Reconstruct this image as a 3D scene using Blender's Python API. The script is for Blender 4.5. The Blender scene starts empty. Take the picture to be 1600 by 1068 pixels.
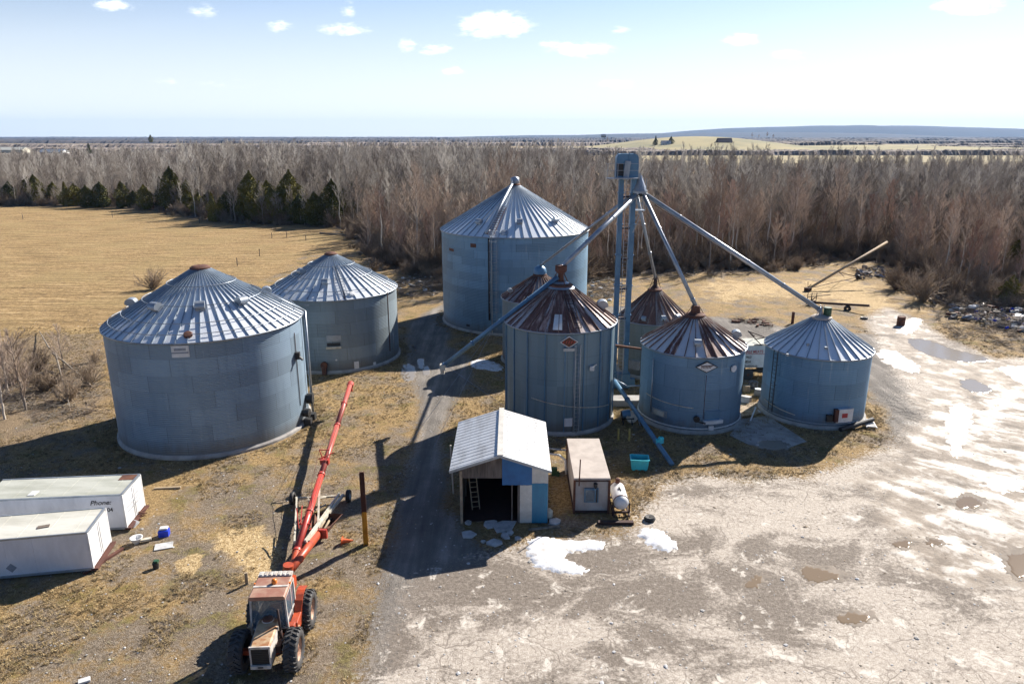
import bpy, bmesh, math, random
import numpy as np
from mathutils import Vector, Matrix
R_=math.radians
C=bpy.context.scene.collection
random.seed(7)
# ------------------------------------------------------------ camera model
F=1120.0; H=20.0; TH=R_(15.95); CT=math.cos(TH); ST=math.sin(TH)
def ray(px,py):
    r=(px-800)/F; d=(py-534)/F
    return Vector((r, CT-d*ST, -(ST+d*CT)))
CAM=Vector((0,0,H))
def G(px,py,z=0.0):                       # photo pixel -> point at height z
    v=ray(px,py); t=(z-H)/v.z
    return CAM+v*t
def atY(px,py,y):
    v=ray(px,py); return CAM+v*(y/v.y)
SUN_AZ=R_(42); SUN_EL=R_(33)
# ------------------------------------------------------------ materials
def nt(name):
    m=bpy.data.materials.new(name); m.use_nodes=True
    t=m.node_tree; b=t.nodes['Principled BSDF']; return m,t,b
class NB:
    def __init__(s,t): s.t=t
    def n(s,kind,**kw):
        x=s.t.nodes.new(kind)
        for k,v in kw.items():
            if k.startswith('_'): x.inputs[k[1:].replace('_',' ')].default_value=v
            else: setattr(x,k,v)
        return x
    def l(s,a,b): s.t.links.new(a,b)
    def math(s,op,a,b=None,c=None,clamp=False):
        x=s.t.nodes.new('ShaderNodeMath'); x.operation=op; x.use_clamp=clamp
        for i,v in enumerate((a,b,c)):
            if v is None: continue
            if isinstance(v,(int,float)): x.inputs[i].default_value=v
            else: s.l(v,x.inputs[i])
        return x.outputs[0]
    def noise(s,vec,scale,detail=6,rough=.6,dist=0.0):
        x=s.n('ShaderNodeTexNoise'); x.inputs['Scale'].default_value=scale
        x.inputs['Detail'].default_value=detail; x.inputs['Roughness'].default_value=rough
        x.inputs['Distortion'].default_value=dist
        if vec is not None: s.l(vec,x.inputs['Vector'])
        return x.outputs['Fac']
    def ramp(s,fac,stops,interp='LINEAR'):
        x=s.n('ShaderNodeValToRGB'); x.color_ramp.interpolation=interp
        e=x.color_ramp.elements
        while len(e)<len(stops): e.new(.5)
        for q,(p,c) in zip(e,stops):
            q.position=p; q.color=(c[0],c[1],c[2],1) if not isinstance(c,(int,float)) else (c,c,c,1)
        s.l(fac,x.inputs[0]); return x.outputs[0]
    def mix(s,fac,a,b):
        x=s.n('ShaderNodeMix'); x.data_type='RGBA'
        for i,v in ((0,fac),(6,a),(7,b)):
            if isinstance(v,(int,float)): x.inputs[i].default_value=v
            elif isinstance(v,tuple): x.inputs[i].default_value=(v[0],v[1],v[2],1)
            else: s.l(v,x.inputs[i])
        return x.outputs[2]
    def sstep(s,v,a,b):
        x=s.n('ShaderNodeMapRange'); x.interpolation_type='SMOOTHSTEP'
        x.inputs[1].default_value=a; x.inputs[2].default_value=b
        s.l(v,x.inputs[0]); return x.outputs[0]
    def mapv(s,vec,scale=(1,1,1),loc=(0,0,0)):
        x=s.n('ShaderNodeMapping'); x.inputs['Scale'].default_value=scale; x.inputs['Location'].default_value=loc
        s.l(vec,x.inputs[0]); return x.outputs[0]
    def bump(s,h,strength,dist,b):
        x=s.n('ShaderNodeBump'); x.inputs['Strength'].default_value=strength; x.inputs['Distance'].default_value=dist
        s.l(h,x.inputs['Height']); s.l(x.outputs[0],b.inputs['Normal']); return x
MC={}
def mat(name,col,rough=.6,metal=0.0,col2=None,scale=2.0,bump=0.3,bscale=None,lo=.4,hi=.65,detail=6,stretch=(1,1,1),dirt=None):
    """worn surface: col with patches of col2"""
    if name in MC: return MC[name]
    m,t,b=nt(name); q=NB(t); g=q.n('ShaderNodeNewGeometry').outputs['Position']
    g=q.mapv(g,stretch)
    f=q.noise(g,scale,detail)
    if col2 is None: col2=tuple(c*.72 for c in col)
    c=q.ramp(f,[(lo,col),(hi,col2)])
    f2=q.noise(g,scale*7,4)
    c=q.mix(q.math('MULTIPLY',f2,.35),c,tuple(x*.55 for x in col2))
    q.l(c,b.inputs['Base Color'])
    b.inputs['Roughness'].default_value=rough; b.inputs['Metallic'].default_value=metal
    if bump: q.bump(q.noise(g,bscale or scale*6,5),bump,.02,b)
    MC[name]=m; return m
def wall_mat(name,base,tint2,rust=0.0,pitch=.13,sheet=(2.8,1.12),staves=0,rough=.50,metal=.55,corr=.5,seed=0.0):
    base=tuple(x*k for x,k in zip(base,(.80,.80,.76))); tint2=tuple(x*k for x,k in zip(tint2,(.76,.77,.74)))
    m,t,b=nt(name); q=NB(t); uv=q.n('ShaderNodeUVMap').outputs[0]
    sp=q.n('ShaderNodeSeparateXYZ'); q.l(uv,sp.inputs[0]); u,v=sp.outputs[0],sp.outputs[1]
    if staves:
        us=q.math('DIVIDE',u,staves); fu=q.math('FRACT',us); iu=q.math('FLOOR',us)
        cell=q.n('ShaderNodeCombineXYZ'); q.l(iu,cell.inputs[0]); q.l(q.math('FLOOR',q.math('DIVIDE',v,3.6)),cell.inputs[1])
        seam=q.math('LESS_THAN',q.math('ABSOLUTE',q.math('SUBTRACT',fu,.5)),.012)
        seamh=q.math('LESS_THAN',q.math('ABSOLUTE',q.math('SUBTRACT',q.math('FRACT',q.math('DIVIDE',v,1.6)),.5)),.012)
        seam=q.math('MAXIMUM',seam,q.math('MULTIPLY',seamh,.5))
    else:
        row=q.math('FLOOR',q.math('DIVIDE',v,sheet[1]))
        us=q.math('ADD',q.math('DIVIDE',u,sheet[0]),q.math('MULTIPLY',row,.43)); iu=q.math('FLOOR',us)
        cell=q.n('ShaderNodeCombineXYZ'); q.l(iu,cell.inputs[0]); q.l(row,cell.inputs[1])
        seam=q.math('LESS_THAN',q.math('FRACT',us),.018)
        s2=q.math('LESS_THAN',q.math('FRACT',q.math('DIVIDE',v,sheet[1])),.035)
        seam=q.math('MAXIMUM',seam,q.math('MULTIPLY',s2,.45))
    cell.inputs[2].default_value=seed
    wn=q.n('ShaderNodeTexWhiteNoise'); q.l(cell.outputs[0],wn.inputs[0])
    pos=q.mapv(uv,(1,1,1),(seed*7,seed*3,0))
    n1=q.noise(pos,.35,5); st=q.noise(q.mapv(uv,(2.2,.22,1),(seed*5,0,0)),1.0,6)
    c=q.mix(n1,base,tint2)
    c=q.mix(q.math('MULTIPLY',wn.outputs[0],.65),c,tuple(x*.55 for x in base))
    c=q.mix(q.math('MULTIPLY',q.sstep(v,1.3,.2),.0),c,(.2,.17,.13))
    c=q.mix(q.math('MULTIPLY',q.sstep(st,.48,.8),.5),c,tuple(x*.6 for x in tint2))
    pale=q.sstep(q.noise(q.mapv(uv,(3.0,.3,1),(9,seed,0)),1.0,5),.60,.75)
    c=q.mix(q.math('MULTIPLY',pale,.45),c,(.42,.47,.5))
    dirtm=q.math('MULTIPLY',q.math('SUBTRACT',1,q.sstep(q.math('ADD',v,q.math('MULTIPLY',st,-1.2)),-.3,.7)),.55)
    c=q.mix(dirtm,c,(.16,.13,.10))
    c=q.mix(q.math('MULTIPLY',seam,.55),c,tuple(x*.35 for x in base))
    if rust:
        rs=q.noise(q.mapv(uv,(1.5,.16,1),(3,1,0)),1.0,7,.65)
        c=q.mix(q.math('MULTIPLY',q.sstep(rs,.70-rust*.35,.82-rust*.3),.8),c,(.16,.07,.035))
        c=q.mix(q.math('MULTIPLY',q.sstep(q.noise(q.mapv(uv,(1,1,1)),6,5),.72,.78),.7),c,(.2,.09,.05))
    q.l(c,b.inputs['Base Color']); b.inputs['Metallic'].default_value=metal
    q.l(q.math('ADD',rough,q.math('MULTIPLY',n1,.18)),b.inputs['Roughness'])
    h=q.math('ADD',q.math('MULTIPLY',n1,.6),q.math('MULTIPLY',q.math('SUBTRACT',1,seam),.5))
    q.bump(h,.5,.009,b)
    return m
def roof_mat(name,base,rust,seed=0.0,rustcol=(.19,.085,.05),rustcol2=(.10,.045,.035),metal=.15,rough=.38,pinkish=(.36,.24,.2)):
    m,t,b=nt(name); q=NB(t); uv=q.n('ShaderNodeUVMap').outputs[0]
    sp=q.n('ShaderNodeSeparateXYZ'); q.l(uv,sp.inputs[0]); u,v=sp.outputs[0],sp.outputs[1]
    cell=q.n('ShaderNodeCombineXYZ'); q.l(q.math('FLOOR',u),cell.inputs[0]); cell.inputs[1].default_value=seed
    wn=q.n('ShaderNodeTexWhiteNoise'); q.l(cell.outputs[0],wn.inputs[0]); rnd=wn.outputs[0]
    st=q.noise(q.mapv(uv,(2.3,.28,1),(seed*11,seed,0)),1.0,7,.62)
    fine=q.noise(q.mapv(uv,(3,3,1)),2.5,6)
    c=q.mix(q.math('MULTIPLY',fine,.5),base,tuple(x*.7 for x in base))
    c=q.mix(q.math('MULTIPLY',rnd,.25),c,(.62,.66,.7))
    val=q.math('ADD',q.math('ADD',st,q.math('MULTIPLY',q.math('SUBTRACT',rnd,.5),.42)),q.math('MULTIPLY',q.math('SUBTRACT',fine,.5),.25))
    thr=.98-rust*.72
    rm=q.sstep(val,thr-.05,thr+.07)
    rc=q.mix(q.sstep(fine,.35,.65),rustcol,rustcol2)
    rc=q.mix(q.sstep(q.noise(q.mapv(uv,(1.2,.5,1),(seed,9,0)),1.0,5),.5,.66),rc,pinkish)
    c=q.mix(rm,c,rc)
    q.l(c,b.inputs['Base Color'])
    q.l(q.math('MULTIPLY',q.math('SUBTRACT',1,q.math('MULTIPLY',rm,.85)),metal),b.inputs['Metallic'])
    q.l(q.math('ADD',rough,q.math('MULTIPLY',rm,.25)),b.inputs['Roughness'])
    q.bump(fine,.25,.03,b)
    return m
STEEL=(.33,.38,.43); GALV=(.42,.46,.5)
M={}
M['steel']=mat('galvanised steel',(.40,.44,.48),.42,.55,(.28,.32,.37),1.5,.2)
M['steel_blue']=mat('weathered blue grey steel',(.12,.25,.38),.42,.25,(.08,.17,.28),.8,.2)
M['rust']=mat('rusty iron',(.17,.07,.04),.85,.1,(.09,.04,.03),3)
M['dark_rust']=mat('dark rusty iron',(.07,.035,.03),.8,.2,(.04,.025,.022),3)
M['black']=mat('black rubber and iron',(.018,.018,.02),.6,0,(.03,.028,.026),6)
M['tyre']=mat('tyre rubber',(.035,.036,.04),.7,0,(.075,.07,.065),4)
M['concrete']=mat('concrete',(.42,.41,.39),.9,0,(.28,.26,.24),1.2)
M['concrete_slab']=mat('broken concrete slab',(.58,.58,.58),.9,0,(.36,.36,.36),2.5)
M['white']=mat('white paint',(.74,.75,.76),.45,0,(.55,.55,.54),1.0,.15)
M['trailer_side']=mat('white aluminium side',(.74,.76,.80),.4,.1,(.58,.60,.64),.7,.1,stretch=(1,1,.4))
M['trailer_roof']=mat('grimy trailer roof',(.46,.47,.42),.75,0,(.33,.34,.29),.8,.2,stretch=(.5,2,1))
M['trailer_roof_pale']=mat('pale trailer roof',(.60,.59,.53),.7,0,(.44,.43,.37),.6,.2,stretch=(.5,2,1))
M['wood']=mat('weathered grey wood',(.20,.16,.13),.9,0,(.10,.08,.065),2.5,.5,stretch=(3,3,.4))
M['plank']=mat('pale sawn wood',(.42,.33,.22),.85,0,(.28,.21,.14),3,.3)
M['red']=mat('faded red paint',(.50,.035,.02),.42,0,(.40,.07,.05),1.6,.15,lo=.35,hi=.7)
M['red_pink']=mat('sun bleached red paint',(.46,.075,.055),.45,0,(.36,.09,.07),1.2,.15)
M['orange_red']=mat('orange red tractor paint',(.50,.075,.02),.45,0,(.28,.05,.025),2.5,.2)
M['grime_orange']=mat('rust streaked tractor paint',(.55,.42,.26),.6,0,(.34,.15,.06),2.6,.3,lo=.42,hi=.6)
M['tractor_white']=mat('dirty white tractor paint',(.62,.6,.56),.5,0,(.4,.34,.29),3,.2)
M['roof_brown']=mat('faded red brown tractor roof',(.30,.13,.09),.55,0,(.42,.28,.2),2.0,.2)
M['rim']=mat('rusty tan wheel rim',(.5,.33,.22),.6,0,(.3,.14,.08),4)
M['white_frame']=mat('chipped cream paint',(.62,.6,.5),.5,0,(.42,.36,.28),3,.2)
M['teal_plastic']=mat('teal plastic',(.06,.62,.72),.4,0,(.06,.5,.6),2,.05)
M['teal_panel']=mat('teal steel cladding',(.02,.20,.34),.5,0,(.02,.15,.27),2,.1,stretch=(1,1,.3))
M['blue_panel']=mat('blue steel cladding',(.015,.14,.36),.5,0,(.015,.11,.28),2,.1)
M['white_panel']=mat('cream steel cladding',(.62,.60,.55),.5,0,(.48,.46,.42),1.5,.1)
M['blue_plastic']=mat('blue plastic',(.01,.05,.6),.4,0,(.01,.04,.45),3,.05)
M['green_dark']=mat('dark green paint',(.03,.10,.05),.5,0,(.02,.06,.03),3)
M['yellow_rust']=mat('ochre painted steel',(.75,.36,.03),.6,0,(.5,.2,.015),2.5,.2)
M['brown_post']=mat('brown rusted steel',(.12,.045,.03),.8,.1,(.08,.03,.022),2.5)
M['cone']=mat('orange plastic cone',(.75,.13,.02),.5,0,(.6,.1,.02),3,.05)
M['yellow']=mat('faded yellow paint',(.5,.4,.1),.6,0,(.36,.28,.1),3)
M['amber']=mat('amber lens',(.75,.2,.02),.3,0,(.7,.18,.02),3,0)
M['text_black']=mat('black lettering',(.03,.03,.035),.6,0,(.05,.05,.05),3,0)
M['text_grey']=mat('grey lettering',(.22,.24,.28),.6,0,(.3,.32,.35),3,0)
M['text_red']=mat('red lettering',(.45,.03,.03),.6,0,(.35,.05,.05),3,0)
M['cabin']=mat('stained concrete panel',(.46,.43,.41),.85,0,(.33,.27,.23),1.2,.2,stretch=(1,1,.5))
M['cabin_roof']=mat('dusty beige roof sheet',(.50,.44,.39),.85,0,(.38,.33,.29),.9,.2)
M['log']=mat('dead grey wood',(.30,.26,.21),.9,0,(.16,.13,.1),4,.4)
M['scrap']=mat('mixed scrap',(.10,.09,.09),.8,.1,(.3,.28,.28),5,.3,lo=.5,hi=.6)
def glass_mat():
    m,t,b=nt('tinted window glass'); b.inputs['Base Color'].default_value=(.10,.15,.19,1)
    b.inputs['Roughness'].default_value=.08; b.inputs['Metallic'].default_value=.0; b.inputs['Specular IOR Level'].default_value=.8
    b.inputs['Alpha'].default_value=.65
    return m
M['glass']=glass_mat()
# ------------------------------------------------------------ mesh builder
class MB:
    def __init__(s): s.v=[]; s.f=[]; s.uv=None
    def add(s,vs,fs):
        o=len(s.v); s.v.extend([tuple(p) for p in vs]); s.f.extend([tuple(i+o for i in f) for f in fs]); return s
    def box(s,c,size,rot=None):
        hx,hy,hz=size[0]/2,size[1]/2,size[2]/2; c=Vector(c)
        P=[Vector((x,y,z)) for x in (-hx,hx) for y in (-hy,hy) for z in (-hz,hz)]
        if rot is not None: P=[rot@p for p in P]
        return s.add([p+c for p in P],[(0,1,3,2),(4,6,7,5),(0,4,5,1),(2,3,7,6),(0,2,6,4),(1,5,7,3)])
    def frame(s,p,q,up=(0,0,1)):
        p=Vector(p); q=Vector(q); d=(q-p); L=d.length; d=d/L if L>0 else Vector((0,0,1)); up=Vector(up)
        if abs(d.dot(up))>.98: up=Vector((1,0,0)) if abs(d.x)<.9 else Vector((0,1,0))
        a=d.cross(up).normalized(); b=a.cross(d).normalized(); return p,q,d,a,b,L
    def bar(s,p,q,w,h,up=(0,0,1)):
        p,q,d,a,b,L=s.frame(p,q,up)
        vs=[o+a*i*w/2+b*j*h/2 for o in (p,q) for i,j in ((-1,-1),(1,-1),(1,1),(-1,1))]
        return s.add(vs,[(0,1,2,3),(7,6,5,4),(0,4,5,1),(1,5,6,2),(2,6,7,3),(3,7,4,0)])
    def tube(s,p,q,r,r2=None,seg=10,cap=True):
        r2=r if r2 is None else r2
        p,q,d,a,b,L=s.frame(p,q); vs=[]
        for o,rr in ((p,r),(q,r2)):
            for i in range(seg):
                t=2*math.pi*i/seg; vs.append(o+(a*math.cos(t)+b*math.sin(t))*rr)
        fs=[(i,(i+1)%seg,seg+(i+1)%seg,seg+i) for i in range(seg)]
        if cap: fs+= [tuple(range(seg))[::-1],tuple(range(seg,2*seg))]
        return s.add(vs,fs)
    def path(s,pts,r,seg=8):
        for a,b in zip(pts[:-1],pts[1:]): s.tube(a,b,r,seg=seg)
        return s
    def lathe(s,prof,c=(0,0,0),seg=32,axis=None):
        c=Vector(c); vs=[];fs=[]
        rot=Matrix.Identity(3)
        if axis is not None: rot=Vector((0,0,1)).rotation_difference(Vector(axis)).to_matrix()
        n=len(prof)
        for i in range(seg):
            t=2*math.pi*i/seg
            for r,z in prof: vs.append(rot@Vector((r*math.cos(t),r*math.sin(t),z))+c)
        for i in range(seg):
            j=(i+1)%seg
            for k in range(n-1): fs.append((i*n+k,j*n+k,j*n+k+1,i*n+k+1))
        return s.add(vs,fs)
    def prism(s,poly,z0,z1):
        n=len(poly)
        vs=[(p[0],p[1],z0) for p in poly]+[(p[0],p[1],z1) for p in poly]
        return s.add(vs,[tuple(range(n))[::-1],tuple(range(n,2*n))]+[(i,(i+1)%n,n+(i+1)%n,n+i) for i in range(n)])
    def extr(s,poly3,vec):
        n=len(poly3); vec=Vector(vec); P=[Vector(p) for p in poly3]
        return s.add(P+[p+vec for p in P],[tuple(range(n)),tuple(range(n,2*n))[::-1]]+[(i,n+i,n+(i+1)%n,(i+1)%n) for i in range(n)])
    def build(s,name,m,parent=None,smooth=False,bevel=0):
        me=bpy.data.meshes.new(name); me.from_pydata(s.v,[],s.f); me.validate(); 
        bm=bmesh.new(); bm.from_mesh(me); bmesh.ops.recalc_face_normals(bm,faces=bm.faces); bm.to_mesh(me); bm.free()
        if smooth: 
            for p in me.polygons: p.use_smooth=True
        me.materials.append(m)
        o=bpy.data.objects.new(name,me); C.objects.link(o)
        if parent is not None: o.parent=parent
        if bevel:
            b=o.modifiers.new('b','BEVEL'); b.width=bevel; b.segments=2; b.limit_method='ANGLE'
        return o
def tag(o,label=None,cat=None,group=None,kind=None):
    if label: o['label']=label
    if cat: o['category']=cat
    if group: o['group']=group
    if kind: o['kind']=kind
    return o
def thing(name,label,cat,loc=(0,0,0),rz=0,group=None):
    o=bpy.data.objects.new(name,None); C.objects.link(o); o.location=loc; o.rotation_euler=(0,0,rz); o.empty_display_size=.3
    return tag(o,label,cat,group)
def copy_tree(o,parent=None):
    c=o.copy(); C.objects.link(c)
    if parent is not None: c.parent=parent
    for ch in o.children: copy_tree(ch,c)
    return c
def smooth_by_angle(o,deg=35):
    me=o.data
    for p in me.polygons: p.use_smooth=True
    try: me.set_sharp_from_angle(angle=R_(deg))
    except Exception: pass
def text_obj(txt,size,m,parent,loc,rot,name='lettering',shear=0,sx=1):
    cu=bpy.data.curves.new('t','FONT'); cu.body=txt; cu.size=size; cu.extrude=.004; cu.shear=shear; cu.offset=.004*size/.3
    t=bpy.data.objects.new('t',cu); C.objects.link(t)
    dg=bpy.context.evaluated_depsgraph_get(); me=bpy.data.meshes.new_from_object(t.evaluated_get(dg))
    bpy.data.objects.remove(t); me.materials.clear(); me.materials.append(m)
    o=bpy.data.objects.new(name,me); C.objects.link(o); o.parent=parent; o.location=loc; o.rotation_euler=rot; o.scale=(sx,1,1)
    return o
# ------------------------------------------------------------ grain bins
class Bin:
    def __init__(s,eL,eR,base_y=None,eave=None,peak=None,capr=.45,center_y=None,Rr=None,eave_z=None):
        vl=ray(*eL); vr=ray(*eR); aL=math.atan2(vl.x,vl.y); aR=math.atan2(vr.x,vr.y)
        s.az=(aL+aR)/2; h=(aR-aL)/2; ca=s.az
        if base_y is not None:
            # front base point along centre azimuth
            px=800; 
            for _ in range(20):
                v=ray(px,base_y); px=800+F*math.tan(ca)*v.y
            g=G(px,base_y); near=math.hypot(g.x,g.y); s.R=near*math.sin(h)/(1-math.sin(h)); D=near+s.R
        else:
            D=center_y/math.cos(ca); s.R=D*math.sin(h) if Rr is None else Rr
        s.c=Vector((D*math.sin(ca),D*math.cos(ca),0)); s.D=D
        s.f=Vector((-math.sin(ca),-math.cos(ca),0)); s.r=Vector((math.cos(ca),-math.sin(ca),0))
        if eave_z is None:
            q=s.c+s.f*s.R; v=ray(*eave); t=math.hypot(q.x,q.y)/math.hypot(v.x,v.y); s.ez=H+v.z*t
        else: s.ez=eave_z
        v=ray(*peak); t=D/math.hypot(v.x,v.y); s.pz=H+v.z*t
        s.cap=capr
        print('BIN c=(%.1f,%.1f) R=%.2f eave=%.2f peak=%.2f'%(s.c.x,s.c.y,s.R,s.ez,s.pz))
    def d(s,a): a=R_(a); return s.f*math.cos(a)+s.r*math.sin(a)
    def tang(s,a): a=R_(a); return -s.f*math.sin(a)+s.r*math.cos(a)
    def wallhit(s,px,py,off=0):
        v=ray(px,py); R=s.R+off; o=CAM-s.c
        a=v.x**2+v.y**2; b=2*(o.x*v.x+o.y*v.y); c=o.x**2+o.y**2-R*R; dd=max(b*b-4*a*c,0)
        t=(-b-math.sqrt(dd))/(2*a); p=o+v*t; return math.degrees(math.atan2(p.dot(s.r),p.dot(s.f))),p.z
    def roofhit(s,px,py):
        v=ray(px,py); o=CAM-s.c; k=(s.R+.12-s.cap)/(s.pz-s.ez)   # r = R+.12 - (z-ez)*k
        t=20.0
        for i in range(4000):
            t+=.03; p=o+v*t; r=math.hypot(p.x,p.y)
            if p.z<=s.roofz(r) and r<s.R+.3: break
        return math.degrees(math.atan2(p.dot(s.r),p.dot(s.f))),r
    def roofz(s,r):
        k=(s.pz-s.ez)/(s.R+.12-s.cap); return s.ez+.02+(s.R+.12-r)*k
    def build(s,label,nrib,wm,rm,ribm,rings=(),found=.25,group='grain bins',corr=0):
        s.root=thing('grain_bin',label,'grain bin',s.c,group=group); rt=s.root
        seg=160 if s.R>5 else 112
        # wall with UV in metres
        vs=[];fs=[];uv=[]
        if corr: nr=int((s.ez-found)/corr*5); rows=[found+(s.ez-found)*k/nr for k in range(nr+1)]
        else: rows=[found,s.ez]
        nr=len(rows)
        for i in range(seg):
            a=2*math.pi*i/seg
            for z in rows:
                R=s.R+(.015*corr/.2*math.sin(2*math.pi*z/corr) if corr else 0); vs.append((R*math.cos(a),R*math.sin(a),z))
        for i in range(seg):
            j=(i+1)%seg
            u0=s.R*2*math.pi*i/seg; u1=s.R*2*math.pi*(i+1)/seg
            for k in range(nr-1):
                fs.append((nr*i+k,nr*j+k,nr*j+k+1,nr*i+k+1)); uv+=[(u0,rows[k]),(u1,rows[k]),(u1,rows[k+1]),(u0,rows[k+1])]
        me=bpy.data.meshes.new('wall'); me.from_pydata(vs,[],fs); me.uv_layers.new(name='UVMap')
        me.uv_layers[0].data.foreach_set('uv',np.array(uv,dtype=np.float32).ravel()); me.materials.append(wm)
        for p in me.polygons: p.use_smooth=True
        o=bpy.data.objects.new('wall',me); C.objects.link(o); o.parent=rt
        # roof panels (slightly uneven) with UV, standing ribs
        ro=s.R+.12; rc=s.cap; vs=[];fs=[];uv=[]; rnd=random.Random(int(s.R*100))
        L=math.hypot(ro-rc,s.pz-s.ez)
        for i in range(nrib):
            a0=2*math.pi*i/nrib; a1=2*math.pi*(i+1)/nrib; dz0=rnd.uniform(-.012,.012)
            b=len(vs)
            for r,z in ((ro,s.roofz(ro)),((ro+rc)/2,s.roofz((ro+rc)/2)-.02),(rc,s.roofz(rc))):
                for a in (a0,a1): vs.append((r*math.cos(a),r*math.sin(a),z+dz0))
            fs+=[(b,b+1,b+3,b+2),(b+2,b+3,b+5,b+4)]
            uv+=[(i,0),(i+.999,0),(i+.999,L/2),(i,L/2),(i,L/2),(i+.999,L/2),(i+.999,L),(i,L)]
        me=bpy.data.meshes.new('roof'); me.from_pydata(vs,[],fs); me.uv_layers.new(name='UVMap')
        me.uv_layers[0].data.foreach_set('uv',np.array(uv,dtype=np.float32).ravel()); me.materials.append(rm)
        roof=bpy.data.objects.new('roof',me); C.objects.link(roof); roof.parent=rt
        sol=roof.modifiers.new('s','SOLIDIFY'); sol.thickness=.03; sol.offset=-1
        # ribs: own UV so each rib takes its panel tone
        rb=MB(); 
        for i in range(nrib):
            a=2*math.pi*i/nrib; ca,sa=math.cos(a),math.sin(a)
            rb.bar((ro*ca,ro*sa,s.roofz(ro)+.03),(rc*ca*1.02,rc*sa*1.02,s.roofz(rc)+.03),.045,.10)
        rb.build('roof_ribs',ribm,roof)
        # eave trim
        e=MB(); e.lathe([(ro-.02,s.ez-.02),(ro+.03,s.ez-.05),(ro+.03,s.ez+.05),(ro-.04,s.ez+.045)],seg=seg); e.build('eave_trim',M['steel'],roof,True)
        # cap
        cp=MB(); z=s.roofz(rc); cp.lathe([(rc+.12,z-.02),(rc+.12,z+.12),(rc*.9,z+.22),(.02,z+.30)],seg=28)
        s.capo=cp.build('roof_cap',MC.get('capm') or M['rust'],rt,False)
        if rings:
            for fr in rings:
                rg=MB()
                r=rc+(ro-rc)*fr; zz=s.roofz(r)+.16; n=72
                for i in range(n):
                    a=2*math.pi*i/n; b=2*math.pi*(i+1)/n
                    rg.tube((r*math.cos(a),r*math.sin(a),zz),(r*math.cos(b),r*math.sin(b),zz),.028,seg=5,cap=False)
                rg.build('roof_ring',M['steel'],roof,True)
        if found:
            fd=MB(); fd.lathe([(s.R+.16,-.1),(s.R+.15,found*.6),(s.R+.03,found+.02),(s.R-.05,found+.02)],seg=seg); fd.build('foundation',M['concrete'],rt,False)
        s.roof=roof; return s
    def vent(s,px,py,sc=1.0,m=None,aim=None):
        a,r=s.roofhit(px,py); 
        r=min(r,s.R-.1); z=s.roofz(r); dr=s.d(a); tn=s.tang(a); up=Vector((0,0,1)); p=dr*r+up*(z)
        mb=MB(); w=.52*sc; h=.5*sc; L=.6*sc      # goose-neck hood: arched box leaning outwards
        prof=[]
        for k in range(9):
            t=math.pi*k/8; prof.append((-math.cos(t)*h*.62,math.sin(t)*h*.55+h*.45))
        poly=[p+dr*(-h*.62)+up*-.1]+[p+dr*x+up*y for x,y in prof]+[p+dr*(h*.62)+up*(h*.30),p+dr*(h*.15)+up*(h*.12),p+dr*(h*.1)+up*-.25]
        mb.extr([q-tn*w/2 for q in poly],tn*w)
        o=mb.build('roof_vent',m or M['steel'],s.roof); smooth_by_angle(o,30); return o
    def hatch(s,px,py,m,sz=.5):
        a,r=s.roofhit(px,py); z=s.roofz(r); dr=s.d(a); k=(s.pz-s.ez)/(s.R+.12-s.cap)
        n=(dr*k+Vector((0,0,1))).normalized(); mb=MB(); mb.lathe([(sz*.5,-.05),(sz*.5,.1),(sz*.42,.16),(.01,.18)],dr*r+Vector((0,0,z)),18,n)
        return mb.build('roof_hatch',m,s.roof)
    def plate(s,px0,py0,px1,py1,m,name='panel',th=.06,parent=None):
        a0,z1=s.wallhit(px0,py0); a1,z0=s.wallhit(px1,py1); n=8; mb=MB(); vs=[];fs=[]
        if z1<z0: z0,z1=z1,z0
        for i in range(n+1):
            a=a0+(a1-a0)*i/n; dr=s.d(a)
            for R in (s.R-.02,s.R+th):
                for z in (z0,z1): vs.append(dr*R+Vector((0,0,z)))
        for i in range(n):
            b=i*4; fs+=[(b+2,b+3,b+7,b+6),(b+1,b+3,b+7,b+5),(b,b+2,b+6,b+4)]
        fs+=[(0,1,3,2),(4*n,4*n+1,4*n+3,4*n+2)]
        mb.add(vs,fs); return mb.build(name,m,parent or s.root)
    def pipe_v(s,px,py0,py1,m,r=.04,off=.1,name='conduit'):
        a,z0=s.wallhit(px,py0,off); _,z1=s.wallhit(px,py1,off); dr=s.d(a)*(s.R+off)
        return MB().tube(dr+Vector((0,0,z0)),dr+Vector((0,0,z1)),r).build(name,m,s.root,True)
    def wladder(s,px,py,z0,z1,m,w=.45,cage=False,roofto=None):
        a,_=s.wallhit(px,py); dr=s.d(a); tn=s.tang(a); mb=MB(); p=dr*(s.R+.16)
        for k in (-1,1): mb.bar(p+tn*w/2*k+Vector((0,0,z0)),p+tn*w/2*k+Vector((0,0,z1)),.05,.05)
        z=z0+.2
        while z<z1: mb.tube(p-tn*w/2+Vector((0,0,z)),p+tn*w/2+Vector((0,0,z)),.018,seg=5); z+=.3
        z=z0+.6
        while z<z1: 
            for k in (-1,1): mb.bar(dr*(s.R-.02)+tn*w/2*k+Vector((0,0,z)),p+tn*w/2*k+Vector((0,0,z)),.03,.03)
            z+=1.5
        o=mb.build('ladder',m,s.root)
        if cage:
            cg=MB(); z=z0+2.0; R=.40; cc=dr*(s.R+.16+.36)
            hoops=[]
            while z<=z1+.3:
                hp=[cc+tn*R*math.cos(t)+dr*(-.36 if abs(math.cos(t))>.999 else R*math.sin(t))+Vector((0,0,z)) for t in [math.pi*i/8 for i in range(9)]]
                hoops.append(hp); cg.path(hp,.022,5); z+=1.05
            for i in (0,2,4,6,8): cg.path([h[i] for h in hoops],.016,5)
            cg.build('ladder_cage',m,o)
        return o
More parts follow.
